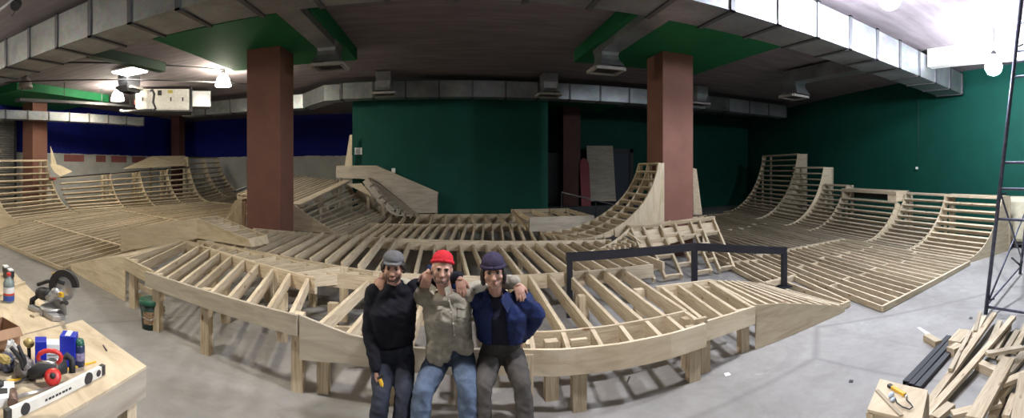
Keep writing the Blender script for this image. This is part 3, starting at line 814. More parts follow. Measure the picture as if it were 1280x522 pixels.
# ---- left side: floor frames and quarter pipes along the left wall
LA0, LA1 = Q(24, 275, 14.8), Q(98, 265, 17.0)       # foot of the first quarter
LB1, LC1 = Q(262, 252, 22.0), Q(306, 240, 25.0)
TA1 = Q(59, 200, 18.3); TA0 = LA0 + (TA1 - LA1)
rr, at = ramp_curve('quarter_pipe_ramp', 'tall open slatted quarter pipe before the roller shutter at the left edge', LA0, LA1, TA0, TA1, 13, (1,), (0,), phi=1.2, deck=.4, group='left hand quarter pipes')
TB0, TB1 = Q(74, 222, 17.9), Q(238, 209, 23.4)
def quarter_left(label, e0, e1, nsl, **k):
    return ramp_curve('quarter_pipe_ramp', label, LA1.lerp(LB1, e0), LA1.lerp(LB1, e1), TB0.lerp(TB1, e0), TB0.lerp(TB1, e1), nsl, phi=1.1, group='left hand quarter pipes', coping=.03, deck=.5, **k)
g = .006
quarter_left('low quarter pipe directly right of the tallest left ramp, by the red tool', g, .33, 10, ribs=(1,))
quarter_left('low quarter pipe in the middle of the left row below the pink wall patches', .33 + g, .55, 10, ribs=(1,))
quarter_left('low quarter pipe in front of the plywood hip on the left', .55 + g, .78, 10, ribs=(1,))
quarter_left('low quarter pipe at the end of the black coping on the left', .78 + g, 1 - g, 10, ribs=(1,))
TC0, TC1 = Q(233, 196, 24.1), Q(273, 197, 26.7)
def quarter_corner(label, e0, e1, **k):
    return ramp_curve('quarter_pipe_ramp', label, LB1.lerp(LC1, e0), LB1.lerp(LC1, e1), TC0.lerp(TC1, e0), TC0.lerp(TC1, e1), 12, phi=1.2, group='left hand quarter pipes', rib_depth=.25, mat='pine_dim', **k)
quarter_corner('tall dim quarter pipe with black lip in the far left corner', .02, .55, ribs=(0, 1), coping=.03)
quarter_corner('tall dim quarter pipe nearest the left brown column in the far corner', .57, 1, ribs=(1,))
# plywood hip behind the low quarters
r = root('plywood_hip', Q(190, 205, 23.5), 'plywood hip ramp lying behind the black coping under the blue wall', 'ramp')
h0, h1, h2, h3 = Q(155, 211, 20.8), Q(232, 207, 23.7), Q(232, 195, 24.6), Q(190, 195.5, 23.4)
plate('sheet', [h0, h1, h3], (-.02, .0, .02), M['ply'], r)
plate('sheet', [h1, h2, h3], (-.02, .0, .02), M['ply'], r)
for p in (h2, h3):
    board('post', V((p.x - .1, p.y, 0)), V((p.x - .1, p.y, p.z - .05)), .09, .09, M['pine_dim'], r, up=V((0, 1, 0)))
p = V((-14.9, 10.6, 0))
# plywood gusset between the tall quarter and the column
tag(plate('plywood_gusset', [Q(63, 182, 18.8), Q(67, 193, 18.75), Q(71, 205, 18.7), Q(76, 209, 18.7), Q(64, 211, 18.6)], (-.02, .02, 0), M['ply'], None), 'pointed plywood sheet standing beside the column left of the pink patches', 'plywood sheet')
tag(plate('deck_sheet', [Q(62, 205, 18.25), Q(76, 207, 18.6), Q(90, 214.5, 18.5), Q(76, 220.5, 18.05), Q(68, 215, 17.95)], (-.01, .01, .02), M['ply'], None), 'small plywood sheet lying at the corner of the left coping', 'plywood sheet')
# floor frames on the left: fan of slats
S0, S1 = G(4, 303, .1), G(79, 334, .1)
ramp_foot = V((-7.35, 5.85, .1))
mid0, mid1 = Q(60, 283, 13.6), Q(132, 302, 11.0)
flat_frame('slatted floor frame with a bright front edge board on the left concrete', (-12.35, 6.5, .16), (S1.x, S1.y, .1), (-12.62, 8.62, .44), (-7.62, 8.4, .13), 18, block=0, seed=8, grp='flat floor frames')
flat_frame('slatted floor frame below the low left quarter pipes', (-12.64, 8.68, .44), (-7.63, 8.46, .13), (-12.85, 13.0, .54), (-8.0, 12.6, .3), 18, block=0, seed=9, grp='flat floor frames')
flat_frame('slatted floor frame in the middle of the left field behind the plywood ledge', (-12.85, 13.06, .54), (-8.0, 12.66, .3), (LB1.x + .05, LB1.y - .1, LB1.z - .02), (-7.6, 18.3, .45), 18, block=0, seed=9, grp='flat floor frames')
flat_frame('slatted floor frame furthest back on the left in front of the corner', (LB1.x + .1, LB1.y + .1, LB1.z), (-7.3, 18.6, .45), (LC1.x, LC1.y, LC1.z - .02), (-7.6, 22.0, .6), 14, block=0, seed=10, grp='flat floor frames', mat='pine_dim')
# wedge running down from the platform to the left floor
A, B = V((-4.95, 5.25, .76)), V((-7.45, 6.05, .1))
r = root('wedge_ramp', (-6.1, 6, 0), 'plywood sided wedge ramp sloping down to the left floor frames', 'ramp')
plate('side_panel', [A, A.lerp(B, .5) + V((0, 0, .02)), V((B.x, B.y, .1)), V((B.x, B.y, .005)), V((A.x, A.y, .005))], (.005, .02, 0), M['ply'], r, xdir=(1, -.3, 0))
for i in range(11):
    t = (i + .1) / 10.4; p = A.lerp(B, t) + V((.01, .03, -.005 + .015 * math.sin(math.pi * t)))
    q = V((lerp(-5.15, -7.5, t), lerp(9.6, 10.1, t), p.z))
    board('slat', p, q, .042, .09, M['pine'], r, drop=.5)
board('rear_edge', V((-5.15, 9.62, .76)), V((-7.5, 10.12, .12)), .04, .1, M['ply'], r, drop=.5)
board('post', V((-5.2, 9.5, 0)), V((-5.2, 9.5, .66)), .09, .09, M['pine'], r, up=V((0, 1, 0)))
# ledge with plywood faces standing across the wedge
K0b, K1b, K2b = V((-7.0, 7.28, .30)), V((-4.85, 7.27, .815)), V((-3.45, 6.92, .815))
K0t, K1t, K2t = Q(151, 285.5, 10.2), Q(246, 272, 8.76), Q(311, 299, 7.75)
r = root('plywood_ledge', (-5.2, 7.5, .8), 'long plywood faced ledge rising to a bend and falling again, left of the column', 'ledge')
ty = V((0, .022, 0))
plate('front_panel', [K0b, V((-7.0, 7.28, K0t.z)), K1t, K1b], ty, M['ply'], r, xdir=(1, 0, 0))
plate('front_panel', [K1b, K1t, K2t, K2b], ty, M['ply'], r, xdir=(1, 0, 0))
bk = V((.12, .55, 0))
K0T = V((-7.0, 7.28, K0t.z))
for i in range(6):
    t = i / 5.0; a = K0T.lerp(K1t, t) + V((0, .03, -.01)); board('joist', a, a + bk, .04, .12, M['pine'], r, drop=.5)
for i in range(1, 7):
    t = i / 6.2; a = K1t.lerp(K2t, t) + V((0, .03, -.01)); board('joist', a, a + bk, .04, .12, M['pine'], r, drop=.5)
board('back_rail', K0T + bk, K1t + bk, .035, .3, M['ply'], r, drop=.5); board('back_rail', K1t + bk, K2t + bk, .035, .2, M['ply'], r, drop=.5)
plate('end_panel', [K2b, K2t, K2t + bk * .95, K2b + bk * .95], (-.02, 0, 0), M['ply'], r)
# ------------------------------------------------------------------ bank on the left of the green wall
zt0, zt1 = 1.32, 1.78
bank_b0, bank_b1 = V((-2.8, 10.2, .64)), V((-2.3, 15.4, .64))
bank_t0, bank_t1 = V((-4.0, 10.55, 1.25)), V((-3.75, 15.4, 1.78))
r, at = ramp_curve('bank_ramp', 'slatted bank ramp with a pale triangular side panel right of the left column', bank_b0, bank_b1, bank_t0, bank_t1, 9, (.02, .34, .66, .97), (), phi=.5, floor=.5, posts=False, slat=(.05, .2), mat='pine_dim', rib_mat='pine_dim', rib_depth=.16)
plate('side_panel', [G(421, 295, .63), V((-4.0, 10.5, 1.27)), V((-4.06, 10.75, 1.27)), V((-4.06, 10.75, .62)), ], (0.0, -.02, 0), M['ply'], r, xdir=(1, 0, 0)) if False else plate('side_panel', [V((-2.72, 10.14, .64)), V((-4.02, 10.5, 1.29)), V((-4.02, 10.5, .64))], (-.006, -.02, 0), M['ply'], r, xdir=(1, -.25, 0))
for v, z in ((10.7, 1.2), (13.0, 1.45), (15.2, 1.7)): board('post', V((-4.0, v, .0)), V((-4.0, v, z)), .09, .09, M['pine_dim'], r, up=V((0, 1, 0)))
for v in (11.5, 12.2, 13.6, 14.4): board('post', V((-3.6, v, 0)), V((-3.6, v, 1.05 + .04 * (v - 10))), .05, .09, M['pine_dim'], r, up=V((0, 1, 0)))
board('ridge_board', bank_t0 + V((-.02, .12, .03)), bank_t1 + V((-.05, .1, .03)), .26, .04, M['pine_dim'], r)
# far side of the same bank: a flat slatted deck towards the blue wall
flat = root('slatted_deck', (-5.2, 13, 0), 'slatted deck beyond the bank ramp, below the blank white wall', 'ramp frame')
for i in range(14):
    t = i / 13
    board('slat', V((lerp(-4.25, -6.6, t), lerp(11.0, 12.2, t), lerp(1.30, 1.42, t))), V((lerp(-3.9, -6.3, t), 16.0, lerp(1.8, 2.0, t))), .06, .09, M['pine_dim'], flat, drop=.5)
for v, z in ((11.6, 1.28), (13.6, 1.5), (15.6, 1.72)):
    board('bearer', V((-4.1, v, z - .02)), V((-6.4, v + .25, z + .08)), .045, .14, M['pine_dim'], flat, drop=.5)
    for u in (-4.3, -6.2): board('post', V((u, v + .1, 0)), V((u, v + .1, z - .1)), .09, .09, M['pine_dim'], flat, up=V((0, 1, 0)))
MB().tube([V((-6.7, 12.2, 1.5)), V((-6.4, 16.0, 2.08))], .035, 8).build('coping', M['black_steel'], flat)
# plywood cheek on the other side of the column
r = root('ramp_side_panel', (-5.5, 10.2, 0), 'tall pointed plywood ramp side standing left of the left column', 'ramp')
o = Q(281, 278, 11.6)
plate('side_panel', [Q(276, 282, 11.7), Q(280, 276, 11.7), Q(286, 263, 11.6), Q(294, 250.5, 11.5), Q(299, 248.5, 11.4), Q(303, 250, 11.35), Q(303, 282, 11.35)], (-.02, .03, 0), M['ply'], r, xdir=(0, 0, 1))
a = Q(303, 250, 11.35); board('post', V((a.x, a.y + .08, 0)), V((a.x, a.y + .08, a.z - .05)), .09, .09, M['pine'], r, up=V((0, 1, 0)))
a = Q(280, 280, 11.7); board('post', V((a.x + .1, a.y + .08, 0)), V((a.x + .1, a.y + .08, a.z - .1)), .09, .09, M['pine'], r, up=V((0, 1, 0)))
board('rail', Q(300, 251, 11.5), Q(300, 251, 11.5) + V((-.3, 2.0, 0)), .05, .09, M['pine'], r)
board('rail', Q(282, 276, 11.8), Q(282, 276, 11.8) + V((-.3, 2.0, 0)), .05, .09, M['pine'], r)
# hubba ledge along the green wall
r = root('plywood_ledge', (-2.2, 15.6, 1), 'plywood handrail wall stepping down along the green back wall', 'ledge')
hz = lambda x, y: Q(x, y, 15.55 / math.cos((x - XC) / F + YAW))
plate('front_panel', [hz(420, 222), hz(420, 207.5), hz(470, 207.5), hz(548, 241), hz(548, 266), hz(520, 266), hz(476, 230), hz(466, 224)], (0, .03, 0), M['ply_grey'], r, xdir=(1, 0, 0))
plate('top_sheet', [hz(420, 207.5), hz(470, 207.5), hz(470, 207.5) + V((0, .26, 0)), hz(420, 207.5) + V((0, .26, 0))], (0, 0, .02), M['ply'], r)
plate('top_sheet', [hz(470, 207.5), hz(548, 241), hz(548, 241) + V((0, .26, 0)), hz(470, 207.5) + V((0, .26, 0))], (.007, 0, .018), M['ply'], r)
plate('end_panel', [hz(548, 241), hz(548, 266), hz(548, 266) + V((0, .26, 0)), hz(548, 241) + V((0, .26, 0))], (-.03, 0, 0), M['ply_grey'], r)
p = hz(424, 215); board('post', V((p.x, 15.7, 0)), V((p.x, 15.7, p.z)), .09, .09, M['pine_dim'], r, up=V((0, 1, 0)))
p = hz(545, 260); board('post', V((p.x, 15.7, 0)), V((p.x, 15.7, p.z)), .09, .09, M['pine_dim'], r, up=V((0, 1, 0)))
plate('lower_panel', [hz(466, 225), hz(476, 231), hz(520, 266.5), hz(452, 266.5), hz(444, 240)], (0, .03, 0), M['pine_dim'], r, xdir=(1, 0, 0))
# steep inner curve in front of it
ri, at = ramp_curve('corner_ramp', 'small steep curved corner ramp in front of the stepped plywood wall', hz(522, 266) + V((0, -.75, 0)), hz(522, 266) + V((0, -.1, 0)), hz(465, 222) + V((0, -.75, 0)), hz(465, 222) + V((0, -.06, 0)), 10, (0, .98), (), phi=.42, rib_depth=.22, floor=.6, mat='pine_dim', rib_mat='ply_grey', slat=(.05, .12))
p0 = hz(440, 229) + V((0, -.9, 0)); tag(plate('plywood_gusset', [hz(440, 229) + V((0, -.85, 0)), hz(458, 228) + V((0, -.85, 0)), hz(464, 236) + V((0, -.85, 0)), hz(472, 245) + V((0, -.85, 0)), hz(462, 240) + V((0, -.85, 0))], (0, .02, 0), M['ply'], None), 'pale curved plywood template between the bank and the stepped wall', 'plywood sheet')
tag(plate('plywood_offcut', [hz(431, 206.5), hz(437, 169), hz(440, 168), hz(440, 206.5)], (0, .02, 0), M['ply'], None), 'narrow pointed plywood offcut standing on the stepped wall by the blue corner', 'plywood sheet')
# ------------------------------------------------------------------ pad and curved ramp at the right column
r = root('plywood_pad', (3, 11.5, .6), 'low plywood pad box with an open left end behind the joists', 'ramp box')
a, c = V((2.0, 10.95, .605)), V((3.75, 10.95, .605)); zh = .37
plate('front_panel', [a, c, c + V((0, 0, zh)), a + V((0, 0, zh))], (0, .02, 0), M['ply_grey'], r)
plate('top_frame', [a + V((0, .03, zh)), c + V((0, .03, zh)), c + V((0, .12, zh)), a + V((0, .12, zh))], (0, 0, -.09), M['pine'], r)
for u in (2.02, 2.6, 3.2, 3.72): board('joist', V((u, 11.08, .97)), V((u - .08, 13.3, .97)), .04, .12, M['pine'], r, drop=.5)
board('back_rail', V((1.85, 13.33, .97)), V((3.72, 13.33, .97)), .04, .12, M['pine'], r, drop=.5)
board('side_strut', V((1.95, 11.1, .66)), V((1.88, 13.2, .9)), .04, .1, M['pine'], r)
for u, v in ((2.03, 11.1), (1.92, 13.2), (3.7, 11.1), (3.66, 13.2)): board('post', V((u, v, .6)), V((u, v, .9)), .08, .08, M['pine'], r, up=V((0, 1, 0)))
# the curved ramp
r, at = ramp_curve('quarter_pipe_ramp', 'narrow quarter pipe with a bright plywood side against the right column', V((2.85, 9.45, .63)), V((2.3, 10.75, .63)), V((4.9, 9.45, 2.36)), V((4.9, 10.62, 2.36)), 14, (0, .5, .98), (), phi=1.42, floor=.6, slat=(.045, .15), posts=False, rib_depth=.14)
pts = [at(i / 16, 0) + V((0, -.001, 0)) for i in range(17)]
plate('side_panel', [p for p in pts if p.z > .80] + [V((5.06, 9.45, 2.37)), V((5.06, 9.45, .62)), V((3.75, 9.45, .62))], (0, -.02, 0), M['ply'], r, xdir=(0, 0, 1))
for v in (9.5, 10.02, 10.58): board('post', V((4.96, v, .0)), V((4.96, v, 2.3)), .09, .06, M['pine'], r, up=V((0, 1, 0)))
# stepped leaning frame in front of the column
r = root('stepped_bank_frame', (5, 8.6, 0), 'bright timber bank frame of leaning studs and rungs in front of the right column', 'ramp frame')
TL, TR, BR = Q(787, 284, 9.75), Q(893, 272, 11.2), G(919, 333, .12)
BL = V((3.7, 7.35, .12))
def pt(s, t): return TL.lerp(TR, s).lerp(BL.lerp(BR, s), t)
up = (TR - TL).cross(BL - TL).normalized()
if up.z < 0: up = -up
studs = [0.02, .145, .33, .5, .69, .80, .99]
for s in studs: board('stud', pt(s, 0), pt(s, 1), .05, .09, M['pine'], r, up=up, drop=.5)
for i in range(len(studs) - 1):
    for t in ((.30, .62, .97) if i % 2 else (.22, .5, .8)):
        a, c = pt(studs[i], t), pt(studs[i + 1], t); d = (c - a).normalized() * .026
        board('rung', a + d, c - d, .04, .09, M['pine'], r, up=up, drop=.5)
board('top_rail', TL, TR, .05, .09, M['pine'], r, up=up)
dp = -up * .10
plate('backing_sheet', [pt(.02, .02) + dp, pt(.99, .02) + dp, pt(.99, .24) + dp, pt(.02, .42) + dp], -up * .018, M['ply'], r)
# curved left flank that runs down to the joists
FL = Q(733, 314, 8.7)
K = 8; fl = []
for i in range(K + 1):
    t = i / K; p = TL.lerp(FL, t); p.z = lerp(TL.z, FL.z, t) - .10 * math.sin(math.pi * t); fl.append(p)
b = MB()
for i in range(K): b.prism([fl[i], fl[i + 1], fl[i + 1] - V((0, 0, .1)), fl[i] - V((0, 0, .1))], (.012, .03, 0))
b.build('curved_edge', M['ply'], r)
for i in range(1, K):
    p = fl[i]; q = V((p.x + .18, p.y - .45, .62)); e = p + V((.05, -.06, -.03))
    board('short_stud', e, q, .045, .07, M['pine'], r)
    if i < K - 1 and i % 2 == 0:
        a = e.lerp(q, .35); board('rung', a, V((lerp(fl[i + 1].x, a.x, .15), a.y - .12, a.z - .03)), .04, .06, M['pine'], r)
bk = V((.15, .62, 0))
for s in (0.02, .25, .5, .72, .98): board('deck_joist', pt(s, 0) + V((0, .04, -.02)), pt(s, 0) + bk, .04, .12, M['pine'], r, drop=.5)
board('back_rail', TL + bk, TR + bk, .04, .14, M['pine'], r, drop=.5)
for s in (.1, .5, .95):
    p = TL.lerp(TR, s) + bk * .9; board('post', V((p.x, p.y, 0)), V((p.x, p.y, p.z - .1)), .09, .09, M['pine'], r, up=V((0, 1, 0)))
tag(plate('leaning_board', [Q(866, 210, 11.6), Q(870, 211, 11.6), Q(877, 268, 11.5), Q(867, 268, 11.5)], (.04, .03, 0), M['pine'], None), 'narrow pale board leaning on the right side of the right column', 'board')
# ------------------------------------------------------------------ black rail, scaffold, crate
M['floor_paper'] = simple('white_paper', (.75, .76, .76), .7, var=.04)
r = root('grind_rail', (4, 6.3, 0), 'black square steel grind rail with three posts bending down to the right', 'rail')
ra, rb, rc = Q(712, 321, 6.45), Q(868, 308, 7.2), Q(980, 313, 7.75)
board('rail_bar', ra - (rb - ra).normalized() * .05, rb, .09, .12, M['black_steel'], r)
board('rail_bar', rb, rc + (rc - rb).normalized() * .04, .09, .12, M['black_steel'], r)
for p in (ra, rb, rc): board('post', V((p.x, p.y, .0)), V((p.x, p.y, p.z - .03)), .085, .085, M['black_steel'], r, up=V((.2, 1, 0)))
p = V((rc.x, rc.y, .105)); MB().box((p.x - .11, p.y - .11, .1), (p.x + .11, p.y + .11, .115)).build('foot_plate', M['black_steel'], r)
# thin rail in the recess
r = root('thin_rail', (4.9, 14.6, 0), 'thin grey metal rail sloping down in the dark recess', 'rail')
a, c = Q(702, 240, 15.9), Q(778, 258, 16.6)
MB().tube([a, c], .025, 8).build('rail_bar', M['galv'], r)
for p in (a, a.lerp(c, .55)): MB().tube([V((p.x, p.y, 0)), p], .025, 8).build('post', M['dark'], r)
# scaffold
r = root('scaffold_tower', (6.3, 1.9, 0), 'dark steel scaffold frame with rungs and crossed braces at the right edge', 'scaffold')
pb_, pt_ = G(1232, 392), Q(1277, 0, 6.58)
up = (pt_ - pb_).normalized()
rd = V((-.16, -1.0, 0)).normalized()
far = G(1275, 342)
def tubes(name, pts, rad, mat='blue_steel'): return MB().tube(pts, rad, 10).build(name, M[mat], r)
tubes('upright', [pb_, pb_.lerp(pt_, 1.08)], .032); tubes('upright', [pb_ + rd * 1.5, pb_.lerp(pt_, 1.08) + rd * 1.5], .032)
tubes('upright', [far, far + up * 1.9], .032); tubes('upright', [far + rd * 1.5, far + rd * 1.5 + up * 1.9], .032)
for y in (383, 273, 235.5, 203, 96, 77, 64, 29):
    t = (392 - y) / 392 * 1.0; p = pb_.lerp(pt_, t); tubes('rung', [p, p + rd * 1.5], .021)
p1 = pb_.lerp(pt_, .033); tubes('base_tie', [p1 - V((0, 0, .02)), far + V((0, 0, .14))], .016)
tubes('brace', [pb_.lerp(pt_, .045) + rd * .03, far + up * 1.55 + rd * .03], .016); tubes('brace', [pb_.lerp(pt_, .38) + rd * .03, far + up * .25 + rd * .03], .016)
for t in (.045, .38, .85):
    p = pb_.lerp(pt_, t); MB().tube([p, p + rd * .12 + V((0, 0, .03))], .014, 6).build('lock_pin', M['black_steel'], r)
tubes('stub', [Q(1265, 322, 8.4), Q(1275, 331, 8.2)], .02, 'black_steel')
# cream block on a pallet
r = root('covered_block', (12.1, 3.2, 0), 'cream covered block on a dark pallet behind the scaffold', 'crate')
MB().box((11.75, 2.75, .14), (12.5, 3.6, 1.42)).build('block', simple('cream_cover', (.50, .46, .34), .8, var=.2, scale=3, bumps=.3), r, bevel=.12)
b = MB(); b.box((11.7, 2.7, .10), (12.55, 3.65, .14))
for v in (2.72, 3.13, 3.54): b.box((11.7, v, 0), (12.55, v + .09, .1))
b.build('pallet', M['dark'], r)
# green lidded bucket
p = G(189, 409); M['bucket'] = simple('dark_green_plastic', (.012, .035, .028), .4); M['lid_green'] = simple('green_plastic_lid', (.015, .10, .06), .4)
r = root('bucket', p, 'dark bucket with green lid under the left deck frame', 'bucket')
MB().lathe([(.125, 0), (.155, .36)], p, n=24).build('body', M['bucket'], r)
MB().lathe([(.165, .34), (.17, .36), (.17, .40), (.15, .405)], p, n=24).build('lid', M['lid_green'], r)
b = MB(); lab = V((.55, -.83, 0)).normalized(); sd = V((.83, .55, 0))
vs = []; ang0 = math.atan2(lab.y, lab.x)
for k in range(9):
    an = ang0 - .75 + 1.5 * k / 8
    for z, rr_ in ((.08, .1335), (.26, .1485)): vs.append(p + V((math.cos(an) * rr_, math.sin(an) * rr_, z)))
b.add(vs, [(2 * k, 2 * k + 2, 2 * k + 3, 2 * k + 1) for k in range(8)]); b.build('paper_label', simple('printed_label', (.30, .20, .12), .6, var=.6, scale=30), r)
b = MB(); b.tube([p + sd * .16 + V((0, 0, .33)), p + sd * .13 + lab * .15 + V((0, 0, .20)), p + lab * .19 + V((0, 0, .16)), p - sd * .13 + lab * .15 + V((0, 0, .2)), p - sd * .16 + V((0, 0, .33))], .005, 6); b.build('handle', M['galv'], r)
# red tool on the ramp, wall notice, sensor, light spot
p = Q(65, 225, 17.55); r = root('red_cordless_tool', p, 'small red tool left lying on the slats of the tallest left ramp', 'tool')
b = MB(); b.tube([p + V((-.16, 0, .06)), p + V((.16, .05, .05))], .05, 10); b.build('body', simple('red_plastic', (.38, .05, .03), .45), r)
b = MB(); b.beam(p + V((.05, 0, .04)), p + V((.1, -.12, .01)), .05, .06); b.build('handle', M['dark'], r)
def wall_pt(x, y): return Q(x, y, 15.84 / math.cos((x - XC) / F + YAW))
a, c = wall_pt(443.5, 193), wall_pt(452.5, 184.5)
r = root('wall_notice', (a + c) / 2, 'white paper notice on the green wall near the blue corner', 'sign')
MB().box((a.x, 15.82, a.z), (c.x, 15.845, c.z)).build('sheet', M['floor_paper'], r)
b = MB()
for i in range(5): b.box((a.x + .04, 15.816, a.z + .05 + i * .035), (c.x - .05 - .03 * (i % 2), 15.8195, a.z + .06 + i * .035))
b.build('printed_lines', M['dark'], r)
a = wall_pt(492, 213); tag(MB().box((a.x - .07, 15.77, a.z - .09), (a.x + .07, 15.845, a.z + .09)).build('wall_switch', M['white_metal'], at=a, bevel=.015), 'small pale switch box on the green wall above the stepped ledge', 'switch')
v = 10.6; a = V((RW(v) - .02, v, 0)); pp = ray(1148); k = (9.35 + 3.6 + .25 * -3.5) / (pp.x - .25 * pp.y); a = Q(1148, 210, k) - V((.1, 0, 0))
tag(MB().lathe([(.05, 0), (.06, .03), (.03, .06)], a, V((-1, 0, 0)), 12).build('wall_socket', M['white_metal'], at=a), 'tiny white fitting on the right green wall above the ramps', 'socket')
# recess things
r = root('plywood_sheet', (6.6, 20, .5), 'tall pale plywood sheet leaning in the dark recess', 'plywood sheet')
s0, s1, s2, s3 = Q(737, 251, 20.4), Q(770, 251, 20.8), Q(766, 182, 21.3), Q(733, 182, 20.9)
plate('sheet', [s0, s1, s2, s3], (0, .02, 0), M['ply_grey'], r)
plate('edge_batten', [s0 + V((0, -.0, 0)), s1, s1 + V((0, 0, .07)), s0 + V((0, 0, .07))], (0, -.03, 0), M['ply'], r)
a = Q(727, 250, 20.1); b = MB(); pts = [V((a.x, a.y, .5))]
b.prism([V((a.x, a.y, .5)), V((a.x + .46, a.y, .5)), V((a.x + .46, a.y + .3, 2.5)), V((a.x + .38, a.y + .33, 2.68)), V((a.x + .2, a.y + .34, 2.76)), V((a.x + .06, a.y + .33, 2.66)), V((a.x, a.y + .3, 2.5))], (0, .06, 0))
tag(b.build('red_board', simple('dark_red_board', (.22, .02, .025), .6), at=V((a.x + .2, a.y, .5))), 'dark red round-topped board between the recess column and the leaning sheet', 'board')

# ------------------------------------------------------------------ work table and the tools on it
TZ = .90
M['table_ply'] = wood('table_plywood', (.42, .335, .23), (.54, .45, .325), (.63, .54, .40), grain=(.9, 3, 3), knots=False, vary=.05)
r = root('work_table', (-3, 1.7, 0), 'plywood work table covered with tools in the lower left corner', 'table')
P1, P2, P3, P4 = V((-1.86, 2.18, TZ)), V((-2.83, 2.46, TZ)), V((-2.86, 1.0, TZ)), V((-1.76, 1.0, TZ))
plate('table_top', [P1, P2, P3, P4], (0, 0, -.018), M['table_ply'], r)
S = [V((-2.865, 2.30, TZ)), V((-4.7, 2.92, TZ)), V((-5.0, 1.0, TZ)), V((-2.865, 1.0, TZ))]
plate('table_top', S, (0, 0, -.018), M['table_ply'], r)
dn = V((0, 0, -.18)); e = V((0, 0, -.019))
plate('end_apron', [P1 + e, P4 + e, P4 + e + dn, P1 + e + dn], (-.02, 0, 0), M['ply_grey'], r)
plate('apron', [P1 + e, P2 + e, P2 + e + dn, P1 + e + dn], (-.01, -.02, 0), M['ply_grey'], r)
plate('apron', [S[0] + e, S[1] + e, S[1] + e + dn, S[0] + e + dn], (-.01, -.02, 0), M['ply_grey'], r)
for p in (P1 + V((-.09, -.09, 0)), P4 + V((-.08, .05, 0)), P2 + V((.1, -.12, 0)), P3 + V((.1, .05, 0)), S[1] + V((.15, -.15, 0)), S[2] + V((.15, .1, 0))):
    board('leg', V((p.x, p.y, 0)), V((p.x, p.y, TZ - .02)), .09, .09, M['pine'], r, up=V((0, 1, 0)))
def T(x, y, dz=0): return G(x, y, TZ + dz) + V((0, 0, 0))
PXM = lambda p: math.hypot(p.x, p.y) / F       # metres per picture pixel at that point
M['saw_grey'] = simple('cast_aluminium', (.42, .42, .43), .4, .6); M['rubber'] = simple('black_rubber', (.02, .02, .022), .6)
M['yellow'] = simple('yellow_plastic', (.70, .42, .03), .45); M['red'] = simple('red_tool_plastic', (.55, .03, .025), .4)
M['steel'] = simple('bright_steel', (.55, .55, .56), .3, .9)
# mitre saw
o = T(64, 392); r = root('mitre_saw', o, 'grey and black mitre saw with a large blade guard on the work table', 'saw')
ax = V((.96, -.28, 0)); ay = V((.28, .96, 0)); az = V((0, 0, 1))   # ax: along the fence, ay: away from the user
def S3(a, b_, c): return o + ax * a + ay * b_ + az * c
b = MB()
b.prism([S3(-.05, -.1, 0), S3(.19, -.06, 0), S3(.22, .0, 0), S3(.19, .06, 0), S3(-.05, .08, 0)], (0, 0, .045)); b.beam(S3(-.20, -.13, .02), S3(.02, -.07, .02), .07, .04)
b.build('base', M['saw_grey'], r, bevel=.006)
b = MB(); b.lathe([(.12, .045), (.12, .065), (.10, .07)], S3(-.0, .02, 0), n=28); b.build('turntable', M['saw_grey'], r)
b = MB(); b.beam(S3(-.14, .06, .10), S3(.24, .06, .10), .02, .10); b.build('fence', M['saw_grey'], r, bevel=.006)
b = MB(); b.tube([S3(.16, .03, .14), S3(.28, .02, .19)], .014, 10); b.tube([S3(.27, .02, .19), S3(.36, .0, .20)], .018, 10); b.build('clamp_knob', M['rubber'], r)
bc = S3(.06, .10, .25); bax = V((.35, -.93, .1)).normalized()
b = MB(); b.lathe([(.0, -.006), (.118, -.006), (.125, 0), (.118, .006), (0, .006)], bc, bax, 36); b.build('blade', M['steel'], r)
# guard: a ring sector around the blade
b = MB(); u_ = bax.orthogonal().normalized(); w_ = bax.cross(u_)
upv = (az - bax * az.dot(bax)).normalized(); sdv = bax.cross(upv)
vs = []; n = 22
for k in range(n + 1):
    t = math.radians(-60 + 235 * k / n); d = upv * math.sin(t) + sdv * math.cos(t)
    for rad, h in ((.092, .02), (.15, .02), (.15, -.02), (.092, -.02)): vs.append(bc + d * rad + bax * h)
fs = [(4 * k + j, 4 * k + (j + 1) % 4, 4 * k + 4 + (j + 1) % 4, 4 * k + 4 + j) for k in range(n) for j in range(4)] + [(3, 2, 1, 0), (4 * n, 4 * n + 1, 4 * n + 2, 4 * n + 3)]
b.add(vs, fs); b.build('blade_guard', M['rubber'], r)
b = MB(); b.tube([S3(-.02, .02, .16), S3(-.14, -.03, .15)], [.055, .06], 18); b.tube([S3(-.14, -.03, .15), S3(-.20, -.05, .145)], [.06, .045], 18); b.build('motor', M['rubber'], r)
b = MB(); b.tube([S3(.04, .1, .14), S3(.0, .02, .17), S3(-.02, -.02, .12)], [.04, .05, .045], 14); b.ball(S3(.02, .04, .19), (.06, .05, .05)); b.build('gearbox', M['saw_grey'], r)
b = MB(); b.tube([S3(-.20, -.06, .22), S3(-.1, -.0, .27), S3(.0, .06, .29), S3(.07, .1, .28)], .018, 10); b.build('handle', M['rubber'], r)
b = MB(); b.tube([S3(-.06, .14, .28), S3(-.05, .15, .36), S3(.02, .15, .39), S3(.06, .13, .38)], .014, 8); b.build('carry_handle', M['rubber'], r)
b = MB(); b.box((-.035, -.02, -.03), (.035, .02, .03)); b.v = [S3(-.09, .08, .31) + v for v in b.v]; b.build('yellow_switch', M['yellow'], r)
b = MB(); b.box((-.02, -.015, -.02), (.02, .015, .02)); b.v = [S3(.12, .05, .20) + v for v in b.v]; b.build('yellow_lever', M['yellow'], r)
b = MB(); b.tube([S3(-.16, -.08, .12), S3(-.24, -.10, .07), S3(-.25, -.10, .0)], [.02, .026, .03], 10); b.build('dust_spout', M['rubber'], r)
